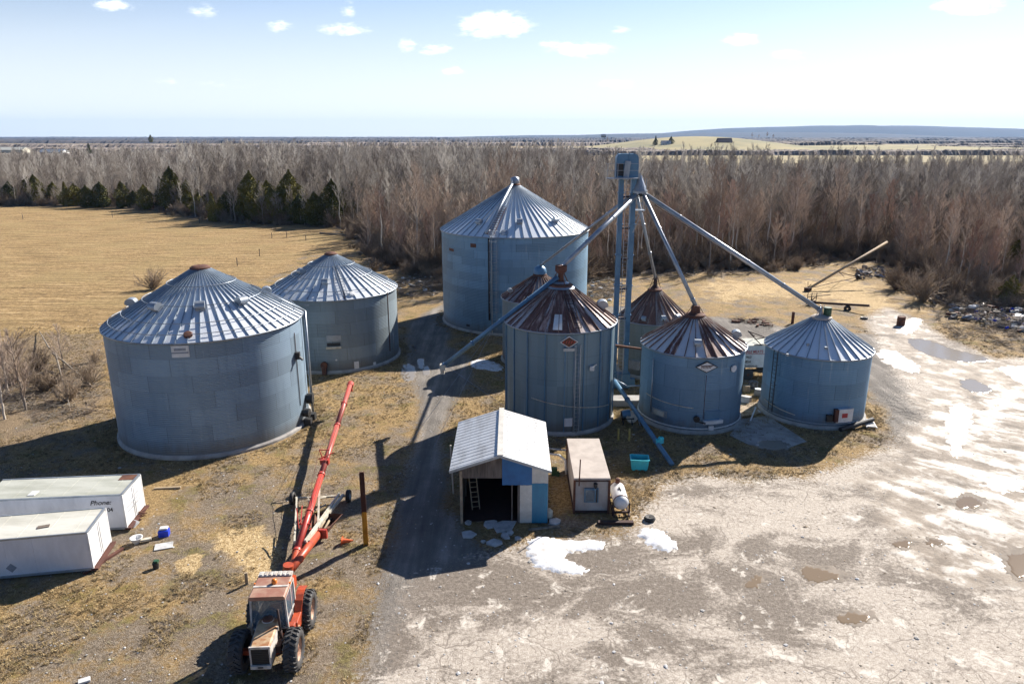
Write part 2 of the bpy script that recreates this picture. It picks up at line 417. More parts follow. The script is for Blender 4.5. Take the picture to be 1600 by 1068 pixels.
    def rladder(s,px,py,r0,r1,m,w=.42):
        a,_=s.roofhit(px,py); dr=s.d(a); tn=s.tang(a); mb=MB(); n=int((r0-r1)/.32)
        A=lambda r,k: dr*r+tn*w/2*k+Vector((0,0,s.roofz(r)+.16))
        for k in (-1,1): mb.bar(A(r0,k),A(r1,k),.05,.05)
        for i in range(n+1):
            r=r0+(r1-r0)*i/max(n,1); mb.tube(A(r,-1),A(r,1),.022,seg=5)
        return mb.build('roof_ladder',m,s.roof)
    def band(s,z,a0,a1,m,r=.035,off=.06,z2=None,name='hose'):
        n=24; pts=[]
        for i in range(n+1):
            a=a0+(a1-a0)*i/n; zz=z+((z2-z)*i/n if z2 is not None else 0); pts.append(s.d(a)*(s.R+off)+Vector((0,0,zz)))
        return MB().path(pts,r,6).build(name,m,s.root,True)
# ============================================================ BINS
ribsteel=mat('rib steel',(.30,.36,.42),.45,.3,(.20,.25,.31),2,.1)
ribrust=mat('rib rusty',(.15,.075,.05),.75,.15,(.30,.27,.26),1.3,.1,lo=.5,hi=.62)
wm_blue=((.22,.31,.40),(.15,.23,.32))
A=Bin((175,612),(477,565),712,(320,534),(313,420),.55)
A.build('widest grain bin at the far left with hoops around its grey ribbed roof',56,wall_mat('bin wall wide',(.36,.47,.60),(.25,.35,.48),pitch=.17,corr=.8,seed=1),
  roof_mat('bin roof wide',(.72,.75,.79),.19,1),ribsteel,(.28,.55,.78,.92),corr=.13)
for p in ((211,468),(206,478),(243,486),(313,484),(378,476),(417,460),(410,449)): A.vent(*p,sc=1.15)
A.hatch(294,524,M['rust'],.55)
pl=A.plate(267,540,297,557,M['white'],'sign_plate'); 
A.plate(272,544,291,547,M['text_grey'],'sign_lettering',.075,pl)
A.plate(268.5,550,295,551.2,M['text_grey'],'sign_lettering',.075,pl)
A.pipe_v(460,520,640,M['dark_rust'],.025,.04,'cable')
ac,_=A.wallhit(472,500)
mb=MB(); dr=A.d(76); mb.tube(dr*(A.R+.3)+Vector((0,0,.2)),dr*(A.R+.3)+Vector((0,0,A.ez+.3)),.09); mb.tube(dr*(A.R+.3)+Vector((0,0,A.ez+.3)),dr*(A.R*.5)+Vector((0,0,A.roofz(A.R*.5)+.3)),.07)
mb.build('fill_pipe',M['steel'],A.root,True)
a,z=A.wallhit(462,555); mb=MB(); dr=A.d(a); mb.box(dr*(A.R+.15)+Vector((0,0,z)),(.3,.3,.5)); mb.bar(dr*(A.R)+Vector((0,0,z+.1)),dr*(A.R+.5)+Vector((0,0,z-.3)),.12,.12); mb.build('bracket',M['black'],A.root)
for (px,py,w,h) in ((478,622,.9,1.5),(473,644,.7,.9)):
    a,z=A.wallhit(px,py); dr=A.d(a); mb=MB(); mb.lathe([(.05,-.25),(.42*w,-.22),(.45*w,.22),(.05,.25)],dr*(A.R+.3)+Vector((0,0,max(z,.5))),20,dr); mb.box(dr*(A.R+.35)+Vector((0,0,.25)),(.5,.5,.5)); mb.build('fan_housing',M['black'],A.root)
B=Bin((424,520),(622,515),583,(520,470),(519,398),.45)
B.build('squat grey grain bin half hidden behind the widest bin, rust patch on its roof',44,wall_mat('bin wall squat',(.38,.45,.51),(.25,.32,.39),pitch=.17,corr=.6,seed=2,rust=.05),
  roof_mat('bin roof squat',(.70,.73,.76),.30,3),ribsteel,(.3,.58,.85),corr=.13)
for p in ((445,434),(508,444),(596,428),(471,428)): B.vent(*p,sc=1.05)
B.hatch(550,460,M['white'],.55); B.rladder(532,440,B.R-.2,B.R*.35,M['steel'],.4)
d_=B.plate(510,524,533,532,M['steel'],'inspection_door'); B.plate(511,536,532,541,M['black'],'door_opening',.04)
B.plate(510,541,533,543,M['white_frame'],'sill',.25)
B.plate(553,565,561,575,M['white'],'notice_plate'); B.plate(583,566,587,569,M['white'],'notice_plate'); B.plate(524,561,527,563,M['white'],'notice_plate')
B.plate(476,475,483,478,M['text_grey'],'bin_lettering',.03)
B.pipe_v(605,456,550,M['dark_rust'],.05,.3,'fill_pipe'); B.pipe_v(614,520,548,M['steel'],.03,.1)
a,z=B.wallhit(508,575); dr=B.d(a); mb=MB(); mb.lathe([(.05,-.15),(.3,-.12),(.3,.15),(.05,.2)],dr*(B.R+.3)+Vector((0,0,.9)),14,dr); mb.box(dr*(B.R+.35)+Vector((0,0,.45)),(.35,.35,.7)); mb.build('fan_housing',M['rust'],B.root)
Cb=Bin((692,440),(917,440),525,(800,372),(804,290),.5)
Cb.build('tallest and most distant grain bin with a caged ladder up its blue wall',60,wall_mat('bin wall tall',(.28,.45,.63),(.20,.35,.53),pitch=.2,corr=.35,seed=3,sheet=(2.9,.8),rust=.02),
  roof_mat('bin roof tall',(.76,.80,.84),.12,5),ribsteel,(),corr=.16)
for p in ((710,337),(748,350),(812,350),(868,348),(900,340)): Cb.vent(*p,sc=1.1)
Cb.hatch(788,364,M['steel'],.8)
Cb.wladder(773,430,.6,Cb.ez+.5,M['steel'],.5,True)
Cb.rladder(775,350,Cb.R-.1,Cb.R*.5,M['rust'],.7)
a,_=Cb.roofhit(770,350); dr=Cb.d(a); mb=MB(); mb.tube(dr*Cb.R+Vector((0,0,Cb.ez+.45)),Vector((0,0,Cb.pz+.75)),.15); mb.lathe([(.02,1.0),(.45,.85),(.5,.3),(.3,.1)],(0,0,Cb.pz),14); mb.build('roof_auger',M['steel'],Cb.roof,True)
Cb.pipe_v(768,375,520,M['white_frame'],.05,.12); a,_=Cb.wallhit(766,420); Cb.pipe_v(763.5,372,500,M['black'],.1,.1)
for (x0,y0,x1,y1) in ((735,380,744,387),(702,387,709,393)): Cb.plate(x0,y0,x1,y1,M['rust'],'decal',.02)
Cb.plate(754,524,762,528,M['white'],'notice_plate'); Cb.plate(729,506,734,510,M['black'],'port',.05)
D=Bin((785,500),(901,500),None,(843,476),(843,430),.5,center_y=64.3)
D.build('small rusty roofed grain bin with a blue cap before the tallest bin',30,wall_mat('bin wall stave small',(.30,.38,.45),(.22,.29,.35),staves=.9,corr=.2,seed=4,rust=.1),
  roof_mat('bin roof rusty small',(.30,.25,.24),.80,7,(.17,.065,.045),(.08,.03,.025),pinkish=(.3,.17,.14)),ribrust,())
D.vent(797,457,.8); D.vent(823,434,.6)
mb=MB(); mb.lathe([(.55,-.1),(.62,.25),(.5,.6),(.25,.8),(.02,.85)],(0,0,D.pz+.1),20); mb.build('peak_hood',M['steel_blue'],D.roof,True)
E=Bin((790,590),(958.5,575),680,(875,521),(877,447),.75)
E.build('tall stave sided grain bin behind the shed with a rusty roof and ladder',34,wall_mat('bin wall stave',(.24,.38,.50),(.26,.33,.38),staves=1.4,corr=.12,pitch=1.6,seed=5,rust=.18,metal=.5),
  roof_mat('bin roof rusty',(.50,.44,.42),.78,11,(.20,.09,.065),(.11,.05,.04),pinkish=(.46,.31,.26)),ribrust,())
E.vent(805,480,1.15); E.vent(941,482,1.3)
# staves
for k in range(11):
    a=-92+k*19.5
    if a>110: break
    dr=E.d(a)*(E.R+.03); MB().bar(dr+Vector((0,0,.3)),dr+Vector((0,0,E.ez-.05)),.07,.09,up=E.d(a)).build('stave_rib',M['steel_blue'],E.root)
E.rladder(893,485,E.R-.1,E.R*.36,M['dark_rust'],.5)
mb=MB(); a,r=E.roofhit(872,502); dr=E.d(a); tn=E.tang(a)
mb.add([dr*(E.R-.05)+tn*x+Vector((0,0,E.roofz(E.R-.05)+.09)) for x in (-.32,.32)]+[dr*(E.R-1.15)+tn*x*.8+Vector((0,0,E.roofz(E.R-1.15)+.09)) for x in (.32,-.32)],[(0,1,2,3)])
mb.build('roof_patch',M['white'],E.roof)
mb=MB(); mb.lathe([(1.02,E.roofz(1.0)+.1),(.7,E.roofz(.7)+.14),(.35,E.roofz(.4)+.1)],(0,0,0),24); mb.build('collar',M['steel'],E.roof,True)
mb=MB(); z=E.pz; mb.lathe([(.2,z+.1),(.2,z+.9),(.42,z+1.1),(.42,z+1.5),(.1,z+1.55)],(0,0,0),14)
for q in (20,140,260): mb.bar(E.d(q)*1.0+Vector((0,0,E.roofz(1.0))),E.d(q)*.2+Vector((0,0,z+1.1)),.05,.05)
mb.build('inlet_hopper',M['rust'],E.roof)
def diamond(bn,px,py,w,h,mo,mi,off=.06):
    a,z=bn.wallhit(px,py,.05); dr=bn.d(a); tn=bn.tang(a); p=dr*(bn.R+off)+Vector((0,0,z)); up=Vector((0,0,1))
    o=MB().extr([p-tn*w,p-up*h,p+tn*w,p+up*h],dr*.05).build('sign_badge',mo,bn.root)
    p2=p+dr*.05; MB().extr([p2-tn*w*.86,p2-up*h*.82,p2+tn*w*.86,p2+up*h*.82],dr*.02).build('badge_face',mi,o); return o,p2+dr*.03,tn,dr
o,p,tn,dr=diamond(E,889,534,.62,.42,M['white'],M['rust'])
mb=MB(); 
for i in range(5): mb.bar(p+tn*(-.4+.18*i)+Vector((0,0,-.08)),p+tn*(-.32+.18*i)+Vector((0,0,.1)),.05,.03,up=dr)
mb.build('badge_script',M['red'],o)
E.plate(880,543,897,547,M['steel'],'bracket_shelf',.2)
E.plate(881,653,895,665,M['white'],'notice_plate'); 
a,z=E.wallhit(923,574); mb=MB(); dr=E.d(a); mb.box(dr*(E.R+.15)+Vector((0,0,z)),(.3,.25,.3)); mb.bar(dr*E.R+Vector((0,0,z)),dr*(E.R+.15)+E.tang(a)*.4+Vector((0,0,z+.2)),.06,.06); mb.build('yard_lamp',M['white'],E.root)
E.band(2.6,-28,62,M['white_frame'],z2=1.6,name='hose'); 
E.pipe_v(898,540,676,M['steel'],.02,.12); E.pipe_v(905,540,676,M['steel'],.02,.12)
E.wladder(901,600,.3,E.ez-.8,M['steel'],.35)
Fb=Bin((966,540),(1072,540),None,(1020,508),(1009,453),.5,center_y=61.0)
Fb.build('small rusty roofed grain bin standing farthest back beside the elevator tower',26,wall_mat('bin wall rear',(.34,.39,.40),(.24,.29,.31),staves=1.3,corr=.15,seed=6,rust=.3),
  roof_mat('bin roof rusty rear',(.36,.3,.27),.82,13,(.22,.11,.075),(.13,.055,.04),pinkish=(.42,.26,.19)),ribrust,())
for p in ((977,499),(1006,500),(1036,499),(1058,497)): Fb.vent(*p,sc=.7)
mb=MB(); mb.lathe([(.55,Fb.pz),(.3,Fb.pz+.35),(.16,Fb.pz+.5),(.16,Fb.pz+1.3)],(0,0,0),12)
for q in (0,120,240): mb.bar(Fb.d(q)*.6+Vector((0,0,Fb.pz)),Fb.d(q)*.2+Vector((0,0,Fb.pz+1.1)),.04,.04)
mb.build('inlet_hopper',M['dark_rust'],Fb.roof)
Fb.plate(986,561,1000,577,M['concrete'],'panel',.3)
Gb=Bin((1000,600),(1160,600),677,(1083,558),(1083,493),.6)
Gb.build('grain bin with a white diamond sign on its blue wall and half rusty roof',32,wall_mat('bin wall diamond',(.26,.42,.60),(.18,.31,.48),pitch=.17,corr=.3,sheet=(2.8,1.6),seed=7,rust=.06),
  roof_mat('bin roof half rusty',(.66,.64,.64),.66,17,(.20,.085,.06),(.10,.04,.03),pinkish=(.45,.3,.26)),ribrust,(),corr=.13)
for p in ((1034,508),(1090,540),(1150,527),(1120,506)): Gb.vent(*p,sc=1.1 if p[0]!=1090 else .9)
mb=MB(); mb.lathe([(.75,Gb.pz-.15),(.75,Gb.pz+.1),(.35,Gb.pz+.3),(.3,Gb.pz+.75),(.1,Gb.pz+.8)],(0,0,0),14)
for q in (0,90,180,270): mb.bar(Gb.d(q)*.7+Vector((0,0,Gb.pz)),Gb.d(q)*.2+Vector((0,0,Gb.pz+.8)),.04,.04)
mb.build('inlet_hopper',M['rust'],Gb.roof)
o,p,tn,dr=diamond(Gb,1104,573,.78,.42,M['black'],M['white'])
mb=MB(); k=0
for i in range(7):
    x=-.36+.1*i; mb.bar(p+tn*x+Vector((0,0,-.07)),p+tn*(x+.05)+Vector((0,0,.08)),.04,.03,up=dr)
mb.bar(p+tn*-.42+Vector((0,0,.09)),p+tn*.42+Vector((0,0,.11)),.045,.03,up=dr); mb.build('badge_script',M['rust'],o)
Gb.pipe_v(1104,586,655,M['rust'],.015,.02,'rust_streak'); Gb.plate(1020,635,1042,653,M['steel'],'hatch_panel',.08); Gb.plate(1023,638,1038,650,M['white_frame'],'hatch_face',.1)
Gb.plate(1101,642,1123,655,M['steel_blue'],'door',.08); Gb.plate(1098,656,1126,658.5,M['white'],'door_sill',.25)
Gb.band(2.2,-55,5,M['white_frame'],.03,z2=1.95,name='cable'); Gb.pipe_v(1021,560,645,M['steel'],.05,.08)
a,z=Gb.wallhit(1145,575); mb=MB(); mb.lathe([(.02,.02),(.25,.03),(.25,-.05)],Gb.d(a)*(Gb.R+.1)+Vector((0,0,z)),12,Gb.d(a)); mb.build('yard_lamp',M['white'],Gb.root)
a,_=Gb.wallhit(1088,650); mb=MB(); mb.lathe([(.05,-.1),(.22,-.1),(.22,.1),(.05,.1)],Gb.d(a)*(Gb.R+.2)+Vector((0,0,1.2)),12,Gb.d(a)); mb.bar(Gb.d(a)*(Gb.R+.1)+Vector((0,0,1)),Gb.d(a+8)*(Gb.R+.5)+Vector((0,0,1.0)),.08,.08); mb.build('motor',M['black'],Gb.root)
a=Gb.wallhit(1110,665)[0]; MB().box(Gb.d(a)*(Gb.R+.08)+Vector((0,0,.5)),(.35,.2,.3)).build('outlet_box',M['white'],Gb.root)
Gb.band(.42,-95,95,M['white'],.05,name='base_ring')
Hb=Bin((1190,600),(1357,600),668,(1275,561),(1280,497),.6)
Hb.build('grain bin at the far right with a square white panel low on its blue wall',32,wall_mat('bin wall right',(.24,.42,.62),(.17,.31,.50),pitch=.17,corr=.4,sheet=(2.8,1.1),seed=8),
  roof_mat('bin roof right',(.74,.79,.84),.22,19),ribsteel,(),corr=.13)
Hb.capo.data.materials[0]=M['cabin_roof']
Hb.wladder(1210,600,.5,Hb.ez,M['black'],.42)
mb=MB(); mb.tube(Hb.f*-.1+Hb.r*.35+Vector((0,0,Hb.pz+.2)),Hb.f*-.1+Hb.r*.35+Vector((0,0,Hb.pz+.85)),.28,seg=14); mb.build('peak_drum',M['green_dark'],Hb.roof)
mb=MB(); 
for x,y in ((-.3,.3),(.3,.3),(-.3,-.3)): mb.bar((x,y,Hb.pz),(x*.4,y*.4,Hb.pz+1.0),.05,.05)
mb.tube((0,0,Hb.pz),(-.2,0,Hb.pz+.8),.15); mb.build('inlet_hopper',M['steel'],Hb.roof)
o=Hb.plate(1306,638,1327,656,M['white'],'fan_panel',.25); Hb.plate(1313,644,1320,650,M['text_red'],'panel_mark',.27,o); Hb.plate(1303,638,1306,657,M['brown_post'],'panel_hinge',.3)
Hb.plate(1291,647,1298,657,M['black'],'switch_box',.25); Hb.band(.42,-95,60,M['steel'],.04,name='base_ring'); Hb.band(1.1,-60,-15,M['white_frame'],.03,z2=.8,name='cable')
a=88; dr=Hb.d(a); MB().tube(Hb.d(30)*(Hb.R+.5)+Vector((0,0,.2)),Hb.d(75)*(Hb.R+.7)+Vector((0,0,.4)),.16).build('unload_tube',M['black'],Hb.root)
for px,py in ((1262,540),(1290,545),(1230,556)):
    a,r=Hb.roofhit(px,py); MB().box(Hb.d(a)*r+Vector((0,0,Hb.roofz(r)+.08)),(.16,.16,.16)).build('roof_bracket',M['steel'],Hb.roof)
# ============================================================ BUCKET ELEVATOR
T=atY(973,600,56); T.z=0; tx,ty=T.x,T.y
def tz(px,py): return atY(px,py,ty)
EL=thing('bucket_elevator','tall twin leg bucket elevator tower rising between the bins with pipes fanning from its head','grain elevator',(tx,ty,0))
def L(p): return Vector(p)-Vector((tx,ty,0))
htop=tz(980,240).z; hbot=tz(980,277).z
lx=[L(tz(966,400)).x, L(tz(985,400)).x]
for x in lx:
    mb=MB(); mb.box((x,0,(hbot+.8)/2+.1),(.37,.46,hbot-.6))
    z=1.5
    while z<hbot: mb.box((x,0,z),(.5,.58,.06)); z+=2.4
    mb.build('leg_trunking',M['steel_blue'],EL)
z=1.2
while z<hbot-.5: MB().box(((lx[0]+lx[1])/2,0,z),(lx[1]-lx[0],.4,.12)).build('cross_brace',M['dark_rust'],EL); z+=2.4
mb=MB(); xm=(lx[0]+lx[1])/2; 
for k in (-.17,.17): mb.bar((xm+k,-.42,.5),(xm+k,-.42,hbot),.04,.04)
z=.7
while z<hbot: mb.tube((xm-.17,-.42,z),(xm+.17,-.42,z),.018,seg=5); z+=.3
mb.build('ladder',M['steel'],EL)
mb=MB(); hw=(tz(996.5,260).x-tz(962,260).x)/2; hx=L(tz(979,260)).x; prof=[]
for cx,cz,a0 in ((hw-.35,htop-.35,0),(-hw+.35,htop-.35,90)):
    for k in range(6): a=R_(a0+k*18); prof.append((cx+.35*math.cos(a),cz+.35*math.sin(a)))
poly=[(hw,hbot+.0)]+prof+[(-hw,hbot)]
mb.extr([(hx+x,-.42,z) for x,z in poly],(0,.84,0)); head=mb.build('head_housing',M['steel_blue'],EL)
mb=MB(); zz=(htop+hbot)/2+.0; mb.box((hx,0,zz+.1),(2*hw+.06,.92,.05)); mb.box((hx+.1,-.44,zz+.2),(.05,.05,1.6)); mb.box((hx-.75,-.44,zz+.1),(.06,.05,1.7)); mb.build('head_flange',M['steel_blue'],head)
mb=MB(); mb.box((hx-.05,-.52,zz-.35),(.42,.2,1.4),Matrix.Rotation(R_(6),3,'Y')); mb.build('belt_guard',M['steel'],head)
mb=MB(); mb.box((hx-.55,-.46,zz-.3),(.5,.06,.9)); mb.build('access_opening',M['black'],head)
mb=MB(); mb.box((hx-.4,-.75,hbot-.03),(2.4,.7,.07)); 
for x in (-1.55,-.8,0,.75): mb.bar((hx+x,-1.08,hbot),(hx+x,-1.08,hbot+1.05),.04,.04)
for z in (.55,1.05): mb.bar((hx-1.6,-1.08,hbot+z),(hx+.75,-1.08,hbot+z),.03,.03); mb.bar((hx-1.6,-1.08,hbot+z),(hx-1.6,-.4,hbot+z),.03,.03)
mb.build('service_platform',M['steel'],EL)
dz=L(tz(999,295)); dtop=L(tz(992,276)); DX=dz.x; DZ=dz.z
mb=MB(); mb.lathe([(.16,dtop.z+.1),(.2,dtop.z-.1),(.62,DZ-.15),(.62,DZ-.35),(.2,DZ-.45)],(DX,0,0),20); mb.bar((hx+hw-.5,0,hbot+.3),(DX,0,dtop.z+.05),.4,.4)
mb.build('distributor',M['steel'],EL)
mb=MB(); 
for k in range(8): a=k*math.pi/4; mb.lathe([(.02,-.12),(.14,-.1),(.14,.1),(.02,.12)],(DX+.55*math.cos(a),.55*math.sin(a),DZ-.42),8)
mb.build('distributor_outlets',M['black'],EL)
# small platform frame below distributor
pz=L(tz(1003,328)).z; mb=MB()
x0=lx[1]+.15; x1=L(tz(1006,328)).x
for y in (-.55,.55):
    for z in (pz,pz+.5,pz+1.0): mb.bar((x0,y,z),(x1,y,z),.05,.05)
    mb.bar((x1,y,pz),(x1,y,pz+2.4),.05,.05); mb.bar((x0,y,pz),(x1,y,pz-1.6+.9),.04,.04) if 0 else None
    mb.bar((lx[1],y,pz-1.7),(x1-.2,y,pz),.05,.05)
mb.bar((x1,-.55,pz),(x1,.55,pz),.05,.05); mb.bar((x1,-.55,pz+1),(x1,.55,pz+1),.05,.05); mb.box(((x0+x1)/2,0,pz),(x1-x0,1.1,.04))
mb.build('rest_platform',M['steel'],EL)
mb=MB(); mb.box((xm,0,.75),(1.7,.7,1.2)); mb.box((xm+1.0,.1,.6),(.6,.5,.5)); mb.build('boot',M['steel_blue'],EL)
def spout(p,q,r,name='spout',m='steel'):
    p=Vector(p); q=Vector(q); mb=MB(); mb.tube(L(p),L(q),r,seg=12); d=(q-p); n=int(d.length//3.05)
    for i in range(1,n+1):
        c=p+d*(i*3.05/d.length); mb.tube(L(c-d.normalized()*.05),L(c+d.normalized()*.05),r+.035,seg=12)
    return mb.build(name,M[m],EL,True)
dist=lambda a: Vector((tx+DX+.55*math.cos(R_(a)),ty+.55*math.sin(R_(a)),DZ-.45))
Ep=E.c+Vector((0,0,E.pz+1.35)); Dp=D.c+Vector((0,0,D.pz+.85)); Fp=Fb.c+Vector((0,0,Fb.pz+1.0)); Gp=Gb.c+Vector((0,0,Gb.pz+.7)); Hp=Hb.c+Vector((-.1,0,Hb.pz+.6))
spout(dist(235),Ep,.17); spout(dist(180),Dp,.11); spout(dist(100),Fp,.12); spout(dist(-60),Gp,.15); spout(dist(-10),Hp,.17)
# braces below the long spout to the right (truss rod) and between legs and left spout
mb=MB(); p=dist(-10); q=Hp; d=q-p
mb.bar(L(p+d*.05+Vector((0,0,-.3))),L(p+d*.5+Vector((0,0,-.28))),.05,.05); mb.build('spout_truss',M['dark_rust'],EL)
for k,(b,zt) in enumerate(((Cb,14),)):
    pass
# guy wires from tower to ground on the left
for gx,gy in ((634,700),(724,625)):
    g=G(gx,gy); 
# ============================================================ LOAD OUT SPOUT from the stave bin
ev=ray(692,572); te=52.2; Ee=CAM+ev*te; S0=E.c+Vector((0,0,E.pz+.7))+E.d(-60)*.25
LO=thing('unloading_spout','long blue grey unloading pipe slanting from the stave bin roof out over the gravel lane','grain spout',(S0.x,S0.y,0))
l=lambda p: Vector(p)-Vector((S0.x,S0.y,0))
mb=MB(); d=Ee-S0; mb.tube(l(S0),l(Ee),.17,seg=14)
for i in range(1,int(d.length//2.6)+1): c=S0+d.normalized()*2.6*i; mb.tube(l(c-d.normalized()*.06),l(c+d.normalized()*.06),.21,seg=14)
mb.build('tube',M['steel_blue'],LO,True)
mb=MB(); mb.box(l(Ee)+Vector((0,0,-.05)),(.42,.45,.4)); mb.box(l(Ee)+Vector((-.03,0,-.4)),(.28,.3,.35)); mb.build('spout_head',M['white_frame'],LO)
mb=MB(); mb.tube(l(Ee+Vector((.2,0,.1))),l(G(745,700,0)+Vector((2,1,2.5))),.012,seg=4)
for px,py,g in ((655,620,None),): pass
mb.build('stay_cable',M['steel'],LO)
mb=MB(); e1=S0+d*.55; mb.tube(l(e1),l(G(634,700,.0)),.012,seg=4); mb.tube(l(e1),l(G(700,700,.0)+Vector((-1,0,0))),.012,seg=4)
mb.build('guy_wire',M['steel'],LO)
# ============================================================ SHED
up=Vector((0,0,1))
SH=thing('open_shed','open fronted metal shed with white roof, blue, teal and cream panels beside a dark doorway','shed',(-.4,34.4,0))
l=lambda x,y,z: (x+.4,y-34.4,z)
XL,XR,YF,YB,EZ,RZ,XM=-2.75,1.9,34.45,40.7,3.15,4.1,-.62
rm=mat('shed roof sheet',(.60,.62,.64),.42,.25,(.40,.40,.40),.9,.15,stretch=(2.2,.35,1),lo=.45,hi=.72)
for nm,xe,sx in (('roof_panel',-3.28,-1),('roof_panel',2.06,1)):
    mb=MB(); n=26; ya=YF-.3; 
    a=Vector(l(XM,ya,RZ)); b=Vector(l(xe,ya,EZ+.08)); d=b-a; yv=Vector((0,YB+.15-ya,0)); nrm=d.cross(yv).normalized(); nrm*=1 if nrm.z>0 else -1
    mb.extr([a,b,b-nrm*.05,a-nrm*.05],yv)
    k=0
    while k<16:
        yy=(k+.5)/16; mb.bar(a+yv*yy+nrm*.004,b+yv*yy+nrm*.004,.06,.026,up=nrm); k+=1
    mb.build(nm,rm,SH)
mb=MB(); mb.bar(l(XM,YF-.32,RZ+.04),l(XM,YB+.17,RZ+.04),.3,.05); mb.build('ridge_cap',M['white_panel'],SH)
mb=MB()
for xe in (-3.28,2.06): mb.bar(l(XM,YF-.31,RZ-.03),l(xe,YF-.31,EZ+.02),.04,.14)
mb.build('barge_board',M['steel'],SH)
gz=lambda x: RZ-.1-(abs(x-XM)/(2.66))*(RZ-EZ-.08)
def cladding(name,x0,x1,z0,ztop,m,y=YF,th=.05):
    mb=MB(); n=max(1,int(round((x1-x0)/.16)));
    f0=ztop if callable(ztop) else (lambda x: ztop)
    for i in range(n):
        xa=x0+(x1-x0)*i/n; xb=x0+(x1-x0)*(i+1)/n; off=.0 if i%2 else -.018
        mb.extr([l(xa,y+off,z0),l(xb,y+off,z0),l(xb,y+off,f0(xb)),l(xa,y+off,f0(xa))],(0,th,0))
    return mb.build(name,m,SH)
cladding('gable_board',XL,-.52,2.72,gz,M['wood'])
cladding('blue_panel',-.52,1.06,2.28,gz,M['blue_panel'],YF-.01)
cladding('white_panel',1.06,XR,2.38,gz,M['white_panel'],YF-.005)
cladding('white_door_panel',.42,1.06,.05,2.28,M['white_panel'],YF-.03)
cladding('teal_panel',1.06,XR,.05,2.38,M['teal_panel'],YF-.03)
for x,y in ((XL+.05,YF),(XL+.05,YF+3),(XL+.05,YB-.1)):
    MB().box(l(x,y,1.55),(.14,.14,3.1)).build('post',M['plank'] if y==YF else M['wood'],SH)
MB().box(l(.36,YF+.1,1.4),(.12,.14,2.8)).build('post',M['wood'],SH)
MB().box(l(-1.1,YF+.08,2.75),(3.3,.08,.2)).build('lintel',M['wood'],SH)
mb=MB(); mb.box(l(XL,YF+3.2,1.6),(.06,6.1,3.2)); mb.build('side_wall',M['wood'],SH)
mb=MB(); mb.box(l(XR,YF+3.2,1.6),(.06,6.1,3.2)); mb.build('side_wall',M['cabin'],SH)
mb=MB(); mb.box(l((XL+XR)/2,YB,1.5),(XR-XL,.06,3.0)); mb.build('back_wall',M['wood'],SH)
cladding('back_gable',XL,XR,2.95,gz,M['wood'],YB-.02)
MB().box(l((XL+XR)/2,YF+3.2,.02),(XR-XL-.1,6.0,.03)).build('shade_floor',M['dark_rust'],SH)  # dark sheet added over the floor to paint the shed's inner shade
mb=MB(); mb.box(l(0.0,YF+1.9,1.4),(.06,3.6,2.8)); mb.build('inner_wall',M['wood'],SH)
mb=MB(); a0=Vector(l(-2.2,YF+1.4,.0)); b0=Vector(l(-2.45,YF+1.9,2.3))
for k in (0,.4): mb.bar(a0+Vector((k,.2*k,0)),b0+Vector((k,.2*k,0)),.06,.04)
for i in range(8): p=a0+(b0-a0)*((i+.7)/8.5); mb.bar(p,p+Vector((.4,.08,0)),.04,.04)
o=mb.build('wooden_ladder',M['plank']); o.location=(-.4,34.4,0); tag(o,'wooden ladder leaning inside the dark doorway of the open shed','ladder')
mb=MB(); mb.tube((-3.42,37.8,.0),(-3.5,37.7,3.1),.05); o=mb.build('upright_pole',M['white_frame']); tag(o,'thin pale pole standing against the left wall of the open shed','pole')
# broken slabs
def chunk(px,py,w,d,seed,m,name='concrete_slab',label=None,cat='slab',group='broken slabs before the shed',h=.1,rz=0):
    r=random.Random(seed); p=G(px,py); n=r.randint(5,7); poly=[]
    for i in range(n):
        a=2*math.pi*i/n+r.uniform(-.3,.3); k=r.uniform(.75,1.1); poly.append((w/2*k*math.cos(a),d/2*k*math.sin(a)))
    o=MB().prism(poly,0,h).build(name,m); o.location=p; o.rotation_euler=(r.uniform(-.06,.06),r.uniform(-.06,.06),rz); o.location.z+=.0
    return tag(o,label,cat,group)
for i,(px,py,w,d,lb) in enumerate(((733,836,1.0,.75,'grey broken slab below the shed doorway, left of all the others'),(788,822,1.6,1.2,'largest broken grey slab in front of the open shed door'),(768,820,.9,.9,'small upright looking slab piece just left of the largest slab'),(866,816,.75,.8,'square grey slab at the right corner of the teal shed panel'),
    (773,849,1.0,.7,'flat pale slab on the shadow edge below the shed'),(789,838,.5,.8,'narrow slab between the largest slab and the shadow edge'),(797,833,.5,.4,'small broken lump right of the narrow slab'),(732,817,.5,.4,'little slab against the left shed post'),(809,842,.4,.4,'tiny slab lump nearest the snow patch'),(755,847,.3,.25,'pebble sized slab crumb left of the flat pale slab'))):
    chunk(px,py,w,d,i+3,M['concrete_slab'],label=lb,rz=i*.7)
o=MB().bar(G(826,829)+up*.06,G(874,823)+up*.06,.14,.08).build('plank',M['log']); tag(o,'long pale plank lying on the ground before the teal panel','plank')
o=MB().lathe([(.16,0),(.2,.1),(.2,.4),(.1,.5),(.08,.55),(.01,.56)],(0,0,0),14).build('jug',M['white_frame']); o.location=G(858,808); tag(o,'cream plastic jug at the shed corner beside the teal panel','jug')
mb=MB(); mb.box((0,0,.25),(.35,.3,.5)); mb.box((.2,-.1,.15),(.2,.2,.3)); o=mb.build('fuel_can',M['green_dark']); o.location=G(866,742); tag(o,'small pale and green cans between shed and cabin','can')
